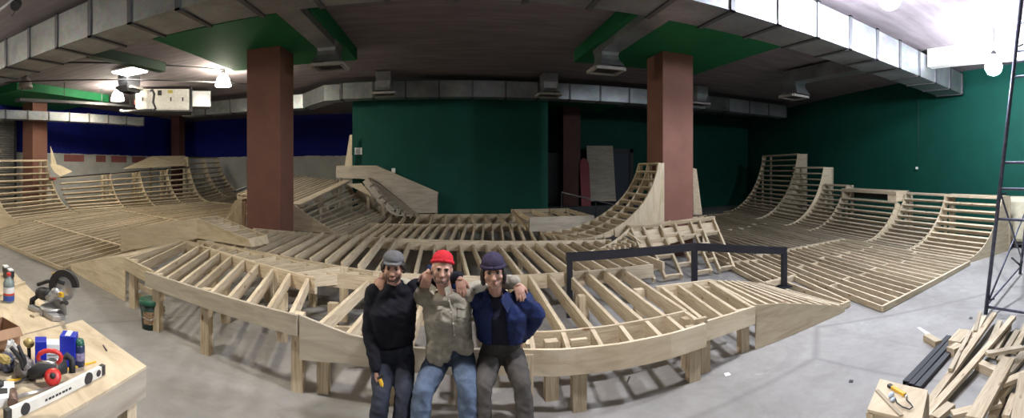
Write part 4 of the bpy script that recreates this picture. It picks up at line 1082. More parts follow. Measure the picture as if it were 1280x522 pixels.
# bottle
p = T(11, 377); M['clear_plastic'] = simple('clear_bluish_plastic', (.42, .52, .55), .15)
M['clear_plastic'].node_tree.nodes['Principled BSDF'].inputs['Transmission Weight'].default_value = .6
r = root('water_bottle', p, 'clear plastic bottle with a red cap beside the mitre saw', 'bottle')
MB().lathe([(.048, 0), (.055, .01), (.055, .19), (.045, .215), (.02, .245), (.018, .262)], p, n=20).build('body', M['clear_plastic'], r)
MB().lathe([(.0555, .08), (.0562, .082), (.0562, .15), (.0555, .152)], p, n=20, caps=False).build('printed_label', simple('white_label', (.75, .74, .76), .5), r)
MB().lathe([(.0566, .075), (.0568, .076), (.0568, .092), (.0566, .093)], p, n=20, caps=False).build('red_band', M['red'], r)
MB().lathe([(.0558, .02), (.0562, .022), (.0562, .065), (.0558, .067)], p, n=20, caps=False).build('blue_band', simple('blue_print', (.03, .07, .35), .5), r)
MB().lathe([(.021, .258), (.021, .285), (.018, .288)], p, n=16).build('cap', M['red'], r)
# brush and offcuts behind the bottle
p = T(10, 349); r = root('hand_brush', p, 'dark hand brush with white bristle tips behind the bottle', 'brush')
b = MB(); b.beam(p + V((-.16, .05, .09)), p + V((.14, -.03, .09)), .06, .07); b.build('head', M['rubber'], r, bevel=.006)
for a, c in (((-.16, .05, .13), (-.06, .02, .13)), ((.03, .0, .13), (.12, -.025, .13))): MB().beam(p + V(a), p + V(c), .055, .02).build('pale_tip', M['floor_paper'], r)
b = MB(); b.beam(p + V((-.15, .05, .028)), p + V((.13, -.03, .028)), .05, .055); b.build('bristles', M['dark'], r)
tag(board('wood_offcut', T(16, 358, .02), T(29, 353, .02), .06, .04, M['pine']), 'small wood offcut beside the bottle and the saw', 'offcut')
tag(board('wood_offcut', T(-6, 371, .012), T(6, 365, .012), .05, .024, M['pine']), 'little wood offcut at the left of the bottle', 'offcut')
tag(board('wood_offcut', T(40, 395, .01), T(47, 392, .01), .05, .02, M['pine']), 'tiny wood offcut in front of the saw', 'offcut')
# cardboard carton
p = T(2, 432); M['cardboard'] = simple('brown_cardboard', (.33, .20, .12), .8)
r = root('cardboard_box', p, 'brown cardboard box at the left edge of the table', 'box')
b = MB()
for lo, hi in (((-.16, -.1, 0), (.09, -.095, .15)), ((-.16, .1, 0), (.09, .105, .15)), ((.085, -.1, 0), (.09, .1, .15)), ((-.16, -.1, 0), (-.155, .1, .15)), ((-.16, -.1, 0), (.09, .1, .005))): b.box(lo, hi)
b.v = [p + v for v in b.v]; b.build('carton', M['cardboard'], r)
b = MB(); b.prism([p + V((.09, -.1, .15)), p + V((.09, .1, .15)), p + V((.14, .1, .10)), p + V((.14, -.1, .10))], (0, 0, .004)); b.build('flap', M['cardboard'], r)
# blue and white cartons
M['blue_card'] = simple('blue_carton', (.012, .025, .40), .4)
def carton(x, y, w, d, h, mat, label, turn=0.0, lean=0.0, lid=None):
    p = T(x, y); r = root('carton', p, label, 'box', 'cartons on the table')
    f = V((math.sin((x - XC) / F + YAW + turn), math.cos((x - XC) / F + YAW + turn), 0)); s = V((f.y, -f.x, 0))
    m = Matrix((s, f, V((0, 0, 1)))).transposed().to_4x4(); m.translation = p
    b = MB(); b.add([m @ V(v) for v in box_verts(w, d, h, (0, d / 2, h / 2))], BOX_F); b.build('carton_body', mat, r, bevel=.003)
    return r, m
carton(51, 466, .075, .09, .20, M['blue_card'], 'narrow blue carton, left of the white one on the table')
rr_, m4 = carton(66, 464, .085, .09, .175, M['floor_paper'], 'white printed carton between two blue ones')
b = MB()
for k in range(6): b.add([m4 @ V(v) for v in box_verts(.06 - .012 * (k % 3), .001, .004, (-.005, -.0015, .045 + k * .02))], BOX_F)
b.build('printed_lines', M['dark'], rr_)
rr_, m4 = carton(84, 459, .105, .10, .205, M['blue_card'], 'wide blue carton next to the dark can', .25)
b = MB(); b.add([m4 @ V(v) for v in box_verts(.035, .09, .003, (-.0, .05, .2075))], BOX_F); b.build('pale_top', M['floor_paper'], rr_)
# red clamp lying on the cartons
p = T(62, 462, .21); r = root('red_clamp', p, 'red C-shaped clamp lying on top of the cartons', 'clamp')
f = ray(62); s = V((f.y, -f.x, 0))
arc = [p + s * (.065 * math.cos(t) - .0) + V((0, 0, .045 + .04 * math.sin(t))) + f * .05 for t in [math.radians(-50 + k * 28) for k in range(10)]]
MB().tube(arc, .013, 8).build('frame', M['red'], r)
MB().tube([arc[0] + V((.0, 0, .0)), arc[0] - s * .10 + V((0, 0, .01))], .008, 8).build('screw', M['steel'], r)
MB().tube([arc[0] + V((0, 0, -.03)), arc[0] + V((0, 0, .03))], .005, 6).build('tommy_bar', M['steel'], r)
# dark can
p = T(99, 456); r = root('spray_can', p, 'dark blue can with a green rim beside the blue carton', 'can')
MB().lathe([(.036, 0), (.038, .005), (.038, .13), (.03, .145)], p, n=20).build('body', simple('dark_blue_can', (.02, .03, .08), .35), r)
MB().lathe([(.034, .14), (.036, .145), (.03, .17), (.012, .172)], p, n=20).build('cap', M['lid_green'], r)
MB().lathe([(.0385, .04), (.0388, .042), (.0388, .09), (.0385, .092)], p, n=20, caps=False).build('label_band', simple('pale_can_label', (.25, .22, .35), .5, var=.5, scale=40), r)
# yellow lath, level, power tool, hammer, pencil
tag(board('yellow_lath', T(10, 476, .006), T(120, 451.5, .006), .012, .01, M['yellow']), 'long thin yellow lath lying across the table', 'stick')
la, lb = T(7, 519, .03), T(129, 461, .03)
r = root('spirit_level', (la + lb) / 2, 'long white spirit level near the table edge', 'spirit level')
board('level_body', la, lb, .028, .058, M['white_metal'], r)
d = (lb - la).normalized(); sd = V((d.y, -d.x, 0))
if sd.dot(-la) < 0: sd = -sd
def lvl(t, z=0, off=.0155): return la + d * t + sd * off + V((0, 0, z))
Ln = (lb - la).length
for t, n_ in ((.02, 0), (.12, .035), (Ln * .80, .04), (Ln * .92, .022)):
    if n_ == 0: continue
    MB().lathe([(n_ * .9, -.006), (n_ * .9, .002)], lvl(t), sd, 18).build('vial_hole', M['dark'], r)
MB().beam(lb - d * .03, lb + d * .004, .030, .060).build('end_cap', M['dark'], r); MB().beam(la - d * .004, la + d * .03, .030, .060).build('end_cap', M['dark'], r)
b = MB()
for k in range(9): b.add([V(v) for v in []], [])
for k in range(8):
    t = .26 + k * .026; b.beam(lvl(t, -.003), lvl(t + .016 + .004 * (k % 2), -.003), .0016, .012)
b.build('maker_print', M['dark'], r)
p = T(66, 484); r = root('power_tool', p, 'black and red hand-held power tool lying beside the level', 'power tool')
f = ray(66); s = V((f.y, -f.x, 0))
def W(a, b_, c): return p + s * a + f * b_ + V((0, 0, c))
b = MB(); b.tube([W(-.14, .05, .05), W(-.08, .05, .085), W(.0, .06, .09), (W(.08, .08, .09))], [.03, .045, .05, .04], 14); b.build('body', M['rubber'], r)
b = MB(); b.lathe([(.0, -.02), (.042, -.02), (.052, 0), (.050, .012), (.032, .022), (0, .024)], W(.0, .0, .065), (-f * .8 + V((0, 0, .6))), 22); b.build('red_cap', M['red'], r)
b = MB(); b.lathe([(.016, .022), (.018, .028), (0, .03)], W(.0, .0, .065), (-f * .8 + V((0, 0, .6))), 14); b.build('cap_hub', M['rubber'], r)
b = MB(); b.tube([W(.04, .1, .09), W(.09, .12, .14), W(.12, .1, .12), W(.12, .08, .05)], .022, 10); b.build('handle', M['rubber'], r)
b = MB(); b.tube([W(-.13, .05, .05), W(-.2, .02, .02), W(-.26, .0, .008), W(-.3, .05, .008)], .006, 6); b.build('cable', M['rubber'], r)
p = T(16, 505); r = root('hammer', p, 'hammer with a dark brown head left of the level', 'hammer')
f = ray(16); s = V((f.y, -f.x, 0))
MB().tube([p - s * .02 + f * .0 + V((0, 0, .03)), p + s * .27 + f * .15 + V((0, 0, .02))], [.014, .011], 10).build('handle', M['steel'], r)
b = MB(); b.tube([p - f * .06 + V((0, 0, .035)), p + f * .07 + V((0, 0, .035))], [.03, .024], 12); b.build('head', simple('brown_iron', (.17, .11, .09), .5, .4), r)
tag(MB().tube([T(129, 431, .005), T(133.5, 438, .005)], .0045, 6).build('pencil', M['dark'], at=T(131, 434, .005)), 'short dark pencil lying alone near the table corner', 'pencil')
# plastic bag with pliers, glove, tissue, papers
def lump(name, c, rx, ry, rz, mat, label=None, cat=None, seed=0, parent=None, amp=.25):
    bm = bmesh.new(); bmesh.ops.create_icosphere(bm, subdivisions=4, radius=1)
    for v in bm.verts:
        n = noise.noise(v.co * 2.1 + V((seed, seed * 2, 0))) * amp + noise.noise(v.co * 5 + V((seed, 0, 3))) * amp * .45
        v.co = v.co * (1 + n); v.co = V((v.co.x * rx, v.co.y * ry, max(v.co.z, -.8) * rz))
    me = bpy.data.meshes.new(name); bm.to_mesh(me); bm.free(); me.materials.append(mat)
    o = bpy.data.objects.new(name, me); C.objects.link(o); place(o, Matrix.Translation(V(c) + V((0, 0, rz * .8))), parent)
    if label: tag(o, label, cat)
    return o
M['bag'] = simple('dusty_plastic_bag', (.16, .15, .15), .3, var=.5, scale=20)
lump('plastic_bag', T(31, 471), .085, .06, .07, M['bag'], 'crumpled grey plastic bag in front of the narrow blue carton', 'bag', 3)
lump('plastic_bag', T(8, 462), .07, .06, .06, simple('dark_blue_bag', (.07, .08, .13), .35, var=.5, scale=18), 'dark crumpled bag at the left edge beside the tissue', 'bag', 6)
lump('work_glove', T(5, 452, .08), .06, .03, .025, simple('yellow_leather', (.50, .38, .14), .7), 'yellow work glove on the dark bag', 'glove', 9)
lump('tissue', T(14, 446), .04, .035, .06, M['floor_paper'], 'crumpled white tissue at the back of the bags', 'tissue', 12, amp=.5)
p = T(26, 452, .12); r = root('pliers', p, 'black handled pliers sticking up behind the grey bag', 'pliers')
f = ray(26); s = V((f.y, -f.x, 0))
MB().tube([p - s * .06 + V((0, 0, .09)), p + s * .0 + V((0, 0, .02)), p + s * .03 + V((0, 0, -.1))], [.014, .016, .012], 8).build('handle', M['rubber'], r)
MB().tube([p - s * .015 + V((0, 0, .10)), p + s * .02 + V((0, 0, .02)), p + s * .04 + V((0, 0, -.1))], [.013, .015, .012], 8).build('handle', M['rubber'], r)
p = T(36, 447, .05); r = root('brass_hand_tool', p, 'small tool with a yellowish round head beside the pliers', 'tool')
b = MB(); b.ball(p + V((0, 0, .10)), (.045, .035, .03)); b.build('head', simple('yellow_brass', (.48, .36, .14), .4, .3), r); MB().tube([p + V((0, 0, .09)), p + V((.01, 0, -.05))], .013, 8).build('handle', M['rubber'], r)
p = T(5, 500); r = root('paper_stack', p, 'white box of screws with dark print at the lower left', 'box')
b = MB(); f = ray(5); s = V((f.y, -f.x, 0))
b.prism([p - s * .12 - f * .1, p + s * .06 - f * .06, p + s * .06 + f * .12, p - s * .12 + f * .12], (0, 0, .05)); b.build('box_body', M['floor_paper'], r)
b = MB(); b.prism([p - s * .09 - f * .04, p + s * .02 - f * .02, p + s * .02 + f * .03, p - s * .09 + f * .03], (0, 0, .004)); b.v = [v + V((0, 0, .05)) for v in b.v]; b.lathe([(.03, .05), (.03, .07), (.02, .075)], p - s * .03 + f * .07, n=14); b.build('dark_print', M['rubber'], r)

# ------------------------------------------------------------------ timber pile and what lies by it
def fl(x, y, z): return G(x, y, z)
pile = [  # x0,y0,z0, x1,y1,z1, width, height, material, label
 (1150, 519, .05, 1243, 392, .13, .075, .045, 'pine', 'long pale batten, left one of the two longest in the timber pile'),
 (1154, 524, .05, 1267, 396, .15, .075, .045, 'pine', 'long pale batten, right one of the two longest in the timber pile'),
 (1217, 524, .20, 1261, 448, .17, .14, .04, 'pine', 'wide knotty board lying on top of the timber pile'),
 (1190, 518, .10, 1250, 503, .12, .09, .04, 'pine', 'short board crossing at the near end of the pile'),
 (1168, 523, .07, 1189, 506, .07, .09, .045, 'pine', 'stubby batten end beside the plywood topped box'),
 (1233, 442, .17, 1278, 434, .16, .09, .04, 'pine_dim', 'greyish batten lying crosswise near the scaffold'),
 (1222, 455, .045, 1247, 466, .045, .10, .09, 'pine', 'short block bridging the dark gap of the pile'),
 (1158, 421, .04, 1173, 430, .04, .10, .08, 'pine', 'short thick block beyond the black steel channels'),
 (1193, 431, .06, 1206, 416, .06, .16, .10, 'pine', 'broad square block at the head of the black channels'),
 (1188, 440, .05, 1200, 434, .05, .12, .10, 'pine', 'low block touching the ends of the black channels'),
 (1188, 462, .12, 1213, 414, .10, .05, .03, 'pine_dim', 'thin brownish strip leaning on the pile beside the broad block'),
 (1209, 432, .05, 1229, 396, .06, .10, .05, 'pine', 'medium batten left of the two longest, at the far end'),
 (1219, 414, .09, 1225, 390, .09, .05, .03, 'pine_dim', 'narrow dark strip at the far tip of the pile'),
 (1236, 434, .05, 1250, 402, .05, .07, .05, 'pine_dim', 'first dark batten between the long battens'),
 (1241, 445, .05, 1262, 408, .06, .06, .05, 'pine_dim', 'second dark batten, behind the long right one'),
 (1249, 452, .05, 1272, 414, .06, .07, .05, 'pine_dim', 'third dark batten nearest the scaffold foot'),
 (1251, 480, .14, 1284, 466, .13, .09, .04, 'pine', 'pale batten end coming in from the right edge'),
 (1274, 526, .26, 1282, 468, .22, .13, .04, 'pine', 'bright board cut by the right edge of the picture'),
 (1254, 472, .03, 1284, 438, .03, .11, .04, 'pine_dim', 'weathered wide board under the pale ones at the right'),
 (1266, 440, .035, 1284, 406, .035, .09, .05, 'pine', 'upright batten piece by the right edge below the rung'),
 (1246, 500, .09, 1266, 478, .07, .06, .05, 'pine', 'small splintered offcut right of the wide knotty board'),
 (1240, 522, .06, 1252, 498, .06, .07, .05, 'pine', 'offcut standing at the bottom edge beside the wide board'),
 (1257, 522, .04, 1268, 494, .04, .07, .05, 'pine', 'pale offcut at the bottom right of the pile'),
]
for x0, y0, z0, x1, y1, z1, w_, h_, mt, lb_ in pile:
    tag(board('timber_batten', fl(x0, y0, z0), fl(x1, y1, z1), w_, h_, M[mt]), lb_, 'timber', 'timber in the pile on the right')
for k, (x0, y0, x1, y1, lb_) in enumerate(((1132, 479, 1186, 421, 'left black steel channel beside the timber pile'), (1139, 482, 1189, 427, 'middle black steel channel beside the timber pile'), (1147, 485, 1190, 437, 'right black steel channel beside the timber pile'))):
    a, c = fl(x0, y0, .025), fl(x1, y1, .025); m, L = frame(a, c, V((0, 0, -1)))
    b = MB(); w2 = .032
    prof_ = [(-w2, -.025), (w2, -.025), (w2, .025), (w2 - .006, .025), (w2 - .006, -.019), (-w2 + .006, -.019), (-w2 + .006, .025), (-w2, .025)]
    vs = [m @ V((sx * L / 2, y, z)) for sx in (-1, 1) for y, z in prof_]
    b.add(vs, [(i, (i + 1) % 8, 8 + (i + 1) % 8, 8 + i) for i in range(8)] + [(0, 1, 4, 5), (1, 2, 3, 4), (0, 5, 6, 7), (13, 12, 9, 8), (12, 11, 10, 9), (15, 14, 13, 8)])
    tag(b.build('steel_channel', M['black_steel'], at=(a + c) / 2), lb_, 'steel profile', 'black steel channels on the floor')
# plywood topped box
bz = .42; q = [G(1100, 473, bz), G(1160, 487, bz), G(1152, 526, bz), G(1084, 511, bz)]
r = root('plywood_box', sum(q, V()) / 4 * 1 - V((0, 0, bz)), 'small box with a pale plywood top beside the timber pile', 'box')
plate('top_sheet', q, (0, 0, -.02), M['table_ply'], r, xdir=(1, 0, 0))
e = V((0, 0, -.021)); cc = sum(q, V()) / 4
qi = [cc + (p - cc) * .96 for p in q]
for i in range(4):
    a, c = qi[i] + e, qi[(i + 1) % 4] + e; inn = (cc - (a + c) / 2); inn.z = 0; inn.normalize()
    h_ = .12
    plate('apron', [a, c, c - V((0, 0, h_)), a - V((0, 0, h_))], inn * .03, M['pine'], r)
    board('leg', V((a.x, a.y, 0)) + (cc - a) * .08 * V((1, 1, 0)).length / 1.414 * 0 + V(((cc - a).x * .1, (cc - a).y * .1, 0)), V((a.x, a.y, bz - .03)) + V(((cc - a).x * .1, (cc - a).y * .1, 0)), .06, .06, M['pine'], r, up=V((0, 1, 0)))
BT = lambda x, y, dz=0: G(x, y, bz + dz)
r = root('utility_knife', BT(1121, 486), 'yellow utility knife lying on the plywood topped box', 'knife')
board('handle', BT(1113, 482, .012), BT(1131, 493, .012), .03, .022, M['yellow'], r); board('grip_end', BT(1111, 481, .012), BT(1115, 483.5, .012), .032, .024, M['rubber'], r)
board('blade', BT(1131, 493, .012), BT(1135, 496, .008), .015, .002, M['steel'], r)
r = root('safety_glasses', BT(1126, 500), 'safety glasses with thin black frame in front of the yellow knife', 'glasses')
lp = [BT(x, y, .012 + dz) for x, y, dz in ((1134, 494, .0), (1133, 499, .01), (1138, 504, .015), (1141, 508, .01), (1137, 511, .0), (1128, 508, .0), (1121, 503, .0), (1119, 497, .005))]
MB().tube(lp, .005, 8).build('frame', M['rubber'], r)
b = MB(); b.ball(BT(1114, 493, .02), (.035, .02, .02)); b.ball(BT(1116, 499, .015), (.03, .018, .015)); b.build('lens', simple('pale_blue_lens', (.50, .58, .68), .2), r)
tag(board('wood_strip', BT(1096, 487, .006), BT(1127, 519, .006), .03, .01, M['pine_dim']), 'thin wood strip lying on the plywood topped box', 'offcut')
# scraps on the floor
def scrap(pts, label, mat='floor_paper'):
    q = [G(x, y, .006) for x, y in pts]
    tag(plate('paper_scrap', q, (0, 0, -.004), M[mat], None), label, 'scrap', 'scraps on the floor')
scrap(((1146, 409), (1150, 408.5), (1163, 416.5), (1160, 419)), 'white paper strip on the concrete beyond the black channels')
scrap(((905, 466), (911, 465), (914, 468), (907, 470)), 'small white scrap on the floor below the right deck corner')
scrap(((1062, 474), (1067, 474.5), (1066, 477.5), (1061, 477)), 'small dark scrap on the concrete left of the plywood topped box', 'dark')
scrap(((1212, 395.5), (1216, 396), (1215, 398.5), (1211, 398)), 'small dark chip on the concrete in front of the scaffold', 'dark')
scrap(((786, 470), (788, 470), (785, 477), (783.5, 477)), 'small dark sliver on the floor under the curved double edge', 'dark')
# ------------------------------------------------------------------ people
def cloth(name, col, var=.18, rough=.85, scale=60, fine=.25):
    m, nt, b = new_mat(name)
    n = noise_tex(nt, coords(nt), 9, 4, .6); n2 = noise_tex(nt, coords(nt), scale * 4, 2)
    c = ramp(nt, n, [(.3, tuple(x * (1 - var) for x in col)), (.7, tuple(x * (1 + var) for x in col))])
    c = mix(nt, fine, c, ramp(nt, n2, [(.35, (.55, .55, .55)), (.65, (1.2, 1.2, 1.2))]), 'MULTIPLY')
    nt.links.new(c, b.inputs['Base Color']); b.inputs['Roughness'].default_value = rough; b.inputs['Specular IOR Level'].default_value = .2
    bump(nt, b, n, .35, .02)
    return m
def skin_mat(name, col):
    m, nt, b = new_mat(name)
    n = noise_tex(nt, coords(nt), 14, 3)
    c = ramp(nt, n, [(.3, tuple(x * .9 for x in col)), (.7, tuple(min(1, x * 1.08) for x in col))])
    nt.links.new(c, b.inputs['Base Color']); b.inputs['Roughness'].default_value = .5
    b.inputs['Subsurface Weight'].default_value = .08; b.inputs['Subsurface Radius'].default_value = (.012, .005, .003)
    return m
M['skin'] = skin_mat('skin', (.44, .25, .185)); M['lip'] = simple('lips', (.34, .16, .125), .5); M['teeth'] = simple('teeth', (.46, .40, .34), .5)
M['hair'] = simple('dark_hair', (.018, .013, .010), .6, var=.4, scale=60); M['stubble'] = simple('short_beard', (.075, .045, .035), .85, var=.35, scale=120)
M['light_stubble'] = simple('faint_stubble', (.30, .18, .135), .75, var=.2, scale=120)
M['mid_stubble'] = simple('trimmed_beard', (.155, .092, .072), .8, var=.3, scale=120)
M['eye'] = simple('eye_white', (.42, .38, .36), .3, var=.03); M['iris'] = simple('dark_iris', (.015, .010, .008), .2)

def remesh(mb, name, mat, parent, voxel=.008, smooth=6, wrinkle=0.0, wscale=9.0, seed=0, at=None, thick=None):
    """fuses overlapping shapes into one continuous surface"""
    me = bpy.data.meshes.new(name + '_src'); me.from_pydata([tuple(v) for v in mb.v], [], mb.f); me.update()
    t = bpy.data.objects.new(name + '_src', me); C.objects.link(t)
    md = t.modifiers.new('r', 'REMESH'); md.mode = 'VOXEL'; md.voxel_size = voxel; md.use_smooth_shade = True
    if smooth:
        s = t.modifiers.new('s', 'SMOOTH'); s.iterations = smooth; s.factor = .5
    dg = bpy.context.evaluated_depsgraph_get(); dg.update()
    out = bpy.data.meshes.new_from_object(t.evaluated_get(dg))
    bpy.data.objects.remove(t); bpy.data.meshes.remove(me)
    at = V(at) if at is not None else parent_loc(parent)
    nrm = [V(v.normal) for v in out.vertices]
    for v, n in zip(out.vertices, nrm):
        co = V(v.co)
        if wrinkle:
            q = co * wscale + V((seed, seed * 1.7, 0))
            w = 1 - abs(noise.noise(V((q.x, q.y, q.z * 1.6 + .8 * q.x)))) * 2.2
            w += .5 * noise.noise(q * 2.3)
            co = co + n * wrinkle * w
        v.co = co - at
    out.name = name; out.materials.clear(); out.materials.append(mat)
    for p in out.polygons: p.use_smooth = True
    o = bpy.data.objects.new(name, out); C.objects.link(o)
    return place(o, Matrix.Translation(at), parent)
def limb(mb, pts, rs, n=12):
    """tapered limb with rounded joints"""
    P_, R_ = [V(p) for p in pts], list(rs)
    for i in range(len(P_) - 1):
        mb.tube([P_[i], P_[i].lerp(P_[i + 1], .5), P_[i + 1]], [R_[i], (R_[i] + R_[i + 1]) / 2 * 1.03, R_[i + 1]], n)
    for p, r_ in zip(P_, R_): mb.ball(p, r_ * .995, 12)
def loft(mb, rings, n=20):
    """rings: (centre, side vector, front vector)"""
    vs = []
    for c, s, f in rings:
        for k in range(n):
            t = 2 * math.pi * k / n; ca, sa = math.cos(t), math.sin(t)
            e = .82
            vs.append(V(c) + V(s) * (abs(ca) ** e * (1 if ca > 0 else -1)) + V(f) * (abs(sa) ** e * (1 if sa > 0 else -1)))
    fs = [(i * n + k, i * n + (k + 1) % n, (i + 1) * n + (k + 1) % n, (i + 1) * n + k) for i in range(len(rings) - 1) for k in range(n)]
    fs += [tuple(range(n))[::-1], tuple((len(rings) - 1) * n + k for k in range(n))]
    mb.add(vs, fs, 0, True)
def fix_order(mb): return mb
def hand(mb, wrist, d, palm_n, thumb_side, curl=.5, size=1.0, spread=.16):
    """palm, four unequal fingers bent at two knuckles, thumb from the palm's side. d: wrist to fingers; palm_n: the way the palm faces"""
    d = V(d).normalized(); pn = V(palm_n); pn = (pn - d * pn.dot(d)).normalized(); s = d.cross(pn).normalized() * thumb_side
    k = size; w = V(wrist)
    c = w + d * .05 * k
    m = Matrix((s, d, pn)).transposed()
    mb.ball(c, (.040 * k, .052 * k, .017 * k), 16, m=m); mb.ball(w + d * .078 * k, (.040 * k, .02 * k, .014 * k), 14, m=m)
    mb.tube([w - d * .004 * k, w + d * .012 * k, w + d * .03 * k], [.024 * k, .026 * k, .030 * k], 12)
    for j, (x, L) in enumerate(((.030, .070), (.010, .080), (-.011, .074), (-.031, .058))):
        b0 = w + d * (.086 - .004 * abs(j - 1)) * k + s * x * k
        dd = (d + s * (x * spread * 12)).normalized()
        c1, c2 = curl * .8, curl * 1.9
        d1 = (dd * math.cos(c1 * .6) + pn * math.sin(c1 * .6)); d2 = dd * math.cos(c1 + .2 * curl) + pn * math.sin(c1 + .2 * curl); d3 = dd * math.cos(c2) + pn * math.sin(c2)
        p1 = b0 + d1 * L * .45 * k; p2 = p1 + d2 * L * .31 * k; p3 = p2 + d3 * L * .24 * k
        limb(mb, [b0 - dd * .01, p1, p2, p3], [.0098 * k, .0092 * k, .0085 * k, .0075 * k], 8)
    t0 = w + d * .035 * k + s * .026 * k
    t1 = t0 + (s * .65 + d * .7 + pn * .25).normalized() * .036 * k; t2 = t1 + (s * .35 + d * .85 + pn * .35).normalized() * .03 * k; t3 = t2 + (s * .1 + d * .9 + pn * .4).normalized() * .022 * k
    limb(mb, [t0, t1, t2, t3], [.015 * k, .0125 * k, .011 * k, .009 * k], 8)
class Head:
    def __init__(s, c, face, tilt=0.0, k=1.0):
        """c: middle of the head; face: the way it looks; tilt: lean of the crown to the head's right"""
        s.c = V(c); f = V(face).normalized(); z = V((0, 0, 1)); r_ = f.cross(z).normalized(); u = r_.cross(f)
        rot = Matrix.Rotation(tilt, 3, f); s.r = (rot @ r_) * 1.13; s.u = rot @ u; s.f = f; s.k = k
        s.m = Matrix((s.r, s.f, s.u)).transposed()
    def p(s, x, y, z): return s.c + (s.r * x + s.f * y + s.u * z) * s.k
    def ball(s, mb, at, r_, n=18):
        mb.ball(s.p(*at), tuple(q * s.k for q in r_), n, m=s.m)
    def shape(s, mb, jaw=1.0):
        s.ball(mb, (0, -.012, .045), (.074, .094, .085), 24)
        s.ball(mb, (0, .012, .0), (.066, .078, .09), 24)
        s.ball(mb, (0, .026, -.058), (.054 * jaw, .058, .058), 20)
        s.ball(mb, (0, .064, -.098), (.026 * jaw, .022, .018), 14)
        s.ball(mb, (0, .03, -.09), (.044 * jaw, .048, .022), 16)
        for x in (-1, 1):
            s.ball(mb, (x * .040, .060, -.022), (.024, .022, .022), 14)          # cheek
            s.ball(mb, (x * .030, .080, .034), (.026, .012, .009), 12)           # brow
            s.ball(mb, (x * .074, -.004, -.004), (.009, .02, .031), 14)          # ear
            s.ball(mb, (x * .011, .096, -.030), (.009, .009, .008), 10)          # nostril
            s.ball(mb, (x * .052, .0, -.06), (.014, .03, .03), 12)
        mb.tube([s.p(0, .082, .028), s.p(0, .094, .0), s.p(0, .106, -.022), s.p(0, .100, -.032)], [.009 * s.k, .0105 * s.k, .0135 * s.k, .010 * s.k], 12)
        s.ball(mb, (0, .076, -.058), (.027, .016, .014), 14)
    def eyes(s, parent):
        for x in (-1, 1):
            b = MB(); s.ball(b, (x * .030, .0735, .012), (.0125, .010, .0062), 14)
            e = b.build('eye', M['eye'], parent)
            b = MB(); s.ball(b, (x * .030, .0825, .012), (.0058, .004, .0062), 12); b.build('iris', M['iris'], e)
            b = MB(); b.tube([s.p(x * .014, .088, .030), s.p(x * .03, .090, .0335), s.p(x * .047, .078, .030)], [.004 * s.k, .0052 * s.k, .003 * s.k], 8); b.build('eyebrow', M['hair'], parent)
            b = MB(); b.tube([s.p(x * .018, .0845, .0185), s.p(x * .03, .087, .0225), s.p(x * .042, .079, .018)], [.0028 * s.k] * 3, 8); b.build('eyelash', M['hair'], parent)
    def mouth(s, parent, smile=False):
        b = MB()
        z = -.062
        c = .006 if smile else 0.0
        if smile:
            t = MB(); t.tube([s.p(-.020, .0845, z + .003), s.p(0, .0925, z - .001), s.p(.020, .0845, z + .003)], [.003 * s.k, .0042 * s.k, .003 * s.k], 8); t.build('teeth', M['teeth'], parent)
        for dz, rr_ in ((.0055 + (.003 if smile else 0), .0042), (-.0045 - (.004 if smile else 0), .005)):
            q = MB(); w_ = .027 if smile else .022
            q.tube([s.p(-w_, .079, z + c), s.p(-.01, .0915, z + dz), s.p(.01, .0915, z + dz), s.p(w_, .079, z + c)], [.002 * s.k, rr_ * s.k, rr_ * s.k, .002 * s.k], 8); q.build('lip', M['lip'], parent)
def person(label, at): return root('person', at, label, 'person')
BACKV = V((0, 1, 0))

# ============ the man on the right-hand side of nobody: common helper for a perched figure
def trousers(r, pel, kn, ft, mat, side, waist, seed=0, hipw=.165, name='trousers', thigh=.092, knee=.068, hem=.07):
    mb = MB(); f = V((0, -1, 0))
    up = (waist - pel).normalized(); fr = up.cross(side).normalized()
    if fr.y > 0: fr = -fr
    loft(mb, [(waist, side * (hipw - .015), fr * .105), (pel + up * .05, side * hipw, fr * .12), (pel - up * .05, side * (hipw - .01), fr * .118), (pel - up * .10, side * .10, fr * .085)])
    for sgn, k_, f_ in ((1, kn[0], ft[0]), (-1, kn[1], ft[1])):
        h = pel + side * .085 * sgn - up * .03
        limb(mb, [h, h.lerp(k_, .5), k_, k_.lerp(f_, .5), f_ + V((0, 0, .05))], [.098, thigh, knee, knee * .98, hem], 16)
    return remesh(mb, name, mat, r, .010, 5, .0055, 11, seed)
def shoes(r, ft, toe, mat):
    for f_, t in zip(ft, toe):
        mb = MB(); d = V(t).normalized(); z = V((0, 0, 1)); p = V((f_.x, f_.y, 0))
        limb(mb, [p - d * .05 + z * .045, p + d * .06 + z * .045, p + d * .15 + z * .038], [.045, .046, .036])
        mb.ball(p + z * .08, (.045, .05, .05))
        for q in mb.v:
            if q.z < .004: q.z = .004
        remesh(mb, 'shoe', mat, r, .010, 3)

# ------------------------------------------------------------------ left man: grey cap, black sweater
rL, rM, rR = 3.50, 3.44, 3.46
r = person('person in grey cap and black sweater, sitting on the left of the three', V((Q(490, 430, 3.6).x, 3.5, 0)))
hd = Head(Q(491.5, 335, 3.43), V((.05, -1, -.10)), -.02, .925)
shR, shL = Q(468, 366, 3.52), Q(519, 360, 3.54); neck = Q(492.5, 356, 3.48); chest = Q(492, 386, 3.50); waist = Q(493, 424, 3.58); pel = Q(491, 440, 3.66)
elR, wrR = Q(461.5, 414, 3.52), Q(470, 460, 3.40)
elL, wrL = Q(545, 352, 3.70), Q(574, 345, 3.46)
side = (shL - shR).normalized()
kn = [Q(505, 490, 3.36), Q(477, 491, 3.34)]; ft = [V((kn[0].x - .03, 3.16, 0)), V((kn[1].x - .05, 3.13, 0))]
mb = MB(); hd.shape(mb, .95)
limb(mb, [hd.p(0, -.02, -.06), neck, neck + V((0, .02, -.06))], [.055, .055, .07])
fr = V((0, -1, -.05))
